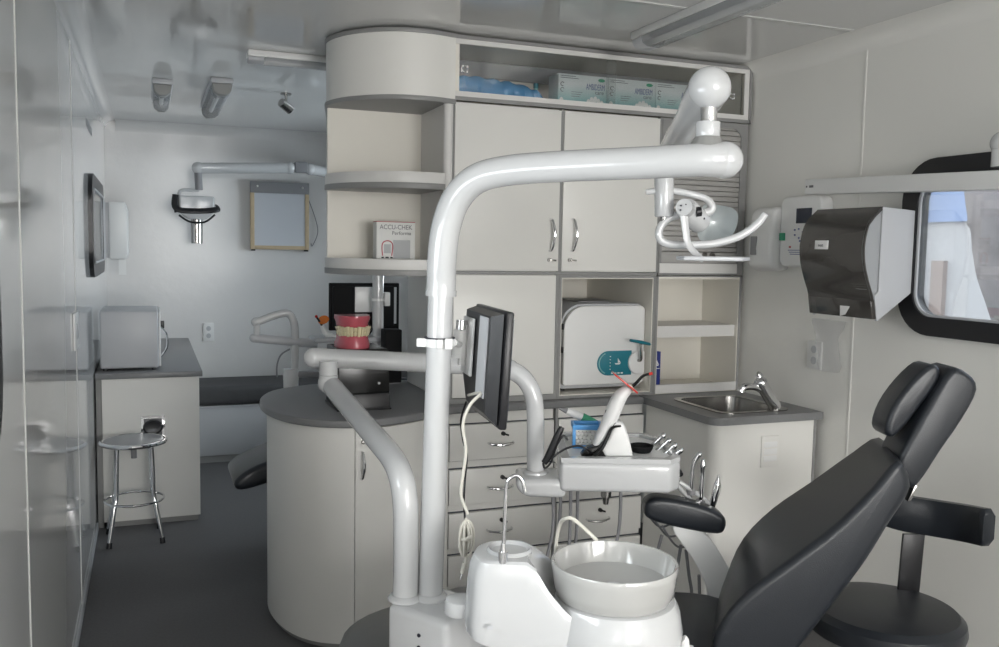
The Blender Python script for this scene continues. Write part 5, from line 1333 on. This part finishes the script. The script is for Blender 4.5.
obj('body', MB().box(a2.x-.002, 1.082, 3.97, 4.06, .876, a2.z, .004), 'matte_black', u)
obj('base', MB().box(a2.x+.002, 1.078, 3.975, 4.055, .8705, .8765), 'plastic_grey', u)

# far unit tray on its arm
d4 = 4.165
J = lambda x, y, yy=d4: at(x, y, Y=yy)
u = thing('far_tray_arm', 'white elbow arm with a flat grey tray beam behind the round worktop', 'support arm', (J(294, 378).x, d4, 0))
obj('elbow_tube', MB().tube([J(257, 322), J(270, 317), J(282, 313.5), J(289, 314), J(293.5, 321), J(295, 332), J(295, 350), J(294.5, 372)], .0175, 18, 6).sph(J(256, 322), .021), 'enamel', u)
obj('base_collar', MB().cyl(J(291, 380), J(291, 369), .036, n=24), 'enamel', u)
obj('base_lever', MB().obox(J(307, 374), (.055, 0, 0), (0, .02, 0), (0, 0, .014), .01), 'plastic_grey', u)
cb3 = J(291, 378); obj('pedestal', MB().cyl((cb3.x, d4, .0005), (cb3.x, d4, cb3.z), .035, n=24), 'enamel', u)
obj('swivel_pin', MB().cyl(J(257, 322), J(257, 335), .015, n=18), 'enamel', u)
bm1, bm2 = J(254, 338), J(317, 344)
obj('tray_beam', MB().tube([bm1, bm2], .0205, 18).sph(bm1, .021), 'plastic_pale', u)
tz2 = bm2.z+.01
obj('tray_plate', MB().solid([(bm2.x-.02, d4-.05, tz2), (bm2.x+.30, d4-.06, tz2), (bm2.x+.30, d4+.20, tz2), (bm2.x-.02, d4+.12, tz2)], (0, 0, .022), .006), 'plastic_pale', u)
obj('cable', MB().tube([J(290, 349), J(281, 355), J(277, 366), J(277, 377)], .004, 8, 5), 'cable_grey', u)
ts = tz2+.0225
c = J(335, 334); c.z = ts
cu2 = thing('curing_light', 'small white curing light with round orange shield on the far tray', 'curing light', c)
g0 = Vector((J(329, 337).x, d4, ts+.001)); g1 = J(322, 325.5)
obj('gun_body', MB().tube([g0+Vector((.02, 0, .006)), g0, J(324.5, 331), g1], [.013, .016, .013, .009], 14, 5), 'plastic_white', cu2)
obj('cradle', MB().obox(g0+Vector((.025, 0, .004)), (.045, 0, 0), (0, .03, 0), (0, 0, .0045), .003), 'plastic_white', cu2)
obj('light_guide', MB().tube([g1, J(319, 320.5), J(316.5, 317)], .005, 8, 5), 'plastic_black', cu2)
obj('tip', MB().sph(J(316.3, 316.5), .007, n=10), 'red_shield', cu2, label='red tip')
obj('light_shield', MB().lathe([(0, 0), (.026, 0), (.026, .003), (0, .003)], J(323.5, 320), Vector((-.35, -.6, .7)), 24), 'orange_shield', cu2, label='round orange shield')

# ================================================================ CAMERA
cam = bpy.data.cameras.new('camera'); co = bpy.data.objects.new('camera', cam); COL.objects.link(co)
cam.lens = FP/999*36; cam.sensor_width = 36; cam.clip_start = .02
mt = Matrix((CR, CU, -CF)).transposed().to_4x4(); mt.translation = (0, 0, EYE); co.matrix_world = mt
scene.camera = co

# ================================================================ LIGHT
w = bpy.data.worlds.new('world'); scene.world = w; w.use_nodes = True
nt = w.node_tree; bg = nt.nodes['Background']
tc = nt.nodes.new('ShaderNodeTexCoord'); sx = nt.nodes.new('ShaderNodeSeparateXYZ'); rmp = nt.nodes.new('ShaderNodeValToRGB')
nt.links.new(tc.outputs['Generated'], sx.inputs[0]); nt.links.new(sx.outputs['Z'], rmp.inputs[0]); nt.links.new(rmp.outputs[0], bg.inputs['Color'])
e = rmp.color_ramp.elements; e[0].position = .45; e[0].color = (1, .98, .95, 1); e[1].position = .9; e[1].color = (.72, .83, 1, 1)
bg.inputs['Strength'].default_value = 1.7
def portal(loc, rot, sx_, sy_):
    l = bpy.data.lights.new('daylight_portal', 'AREA'); l.shape = 'RECTANGLE'; l.size = sx_; l.size_y = sy_; l.cycles.is_portal = True
    o = bpy.data.objects.new('daylight_portal', l); COL.objects.link(o); o.location = loc; o.rotation_euler = rot
def area(name, loc, rot, sx_, sy_, e, col):
    l = bpy.data.lights.new(name, 'AREA'); l.shape = 'RECTANGLE'; l.size = sx_; l.size_y = sy_; l.energy = e; l.color = col
    o = bpy.data.objects.new(name, l); COL.objects.link(o); o.location = loc; o.rotation_euler = rot
for (y0, y1, z0, z1) in WL: portal((XL-.07, (y0+y1)/2, (z0+z1)/2), (0, -PI/2, 0), z1-z0, y1-y0)
for (y0, y1, z0, z1) in WR[:1]: portal((XR+.07, (y0+y1)/2, (z0+z1)/2), (0, PI/2, 0), z1-z0, y1-y0)
area('window_fill_light', (1.15, YB-.2, 1.5), (PI/2, 0, 0), 2.0, 1.3, 80, (1, .99, .97))
area('window_fill_light', (XR+.2, 5.3, 1.55), (0, PI/2, 0), .7, 1.3, 38, (.88, .94, 1))  # added bluish fill for the back room, outside its made-up window
area('added_fill_lamp', (1.3, -2.2, ZC-.09), (0, 0, 0), 1.4, .14, 22, (1, .985, .96))  # unseen lamp added behind the camera to even out the light
area('window_fill_light', (XR+.15, -.95, 1.5), (0, PI/2, 0), .75, 1.5, 34, (1, .99, .97))  # added side fill, outside the made-up right window behind the camera
area('window_fill_light', (XL-.15, 1.14, 1.41), (0, -PI/2, 0), .42, 1.0, 7, (.97, .98, 1))
vs_ = scene.view_settings
scene.display_settings.display_device = 'sRGB'
vs_.view_transform = 'Standard'; vs_.look = 'None'; vs_.gamma = 1; vs_.use_curve_mapping = False; vs_.exposure = .80
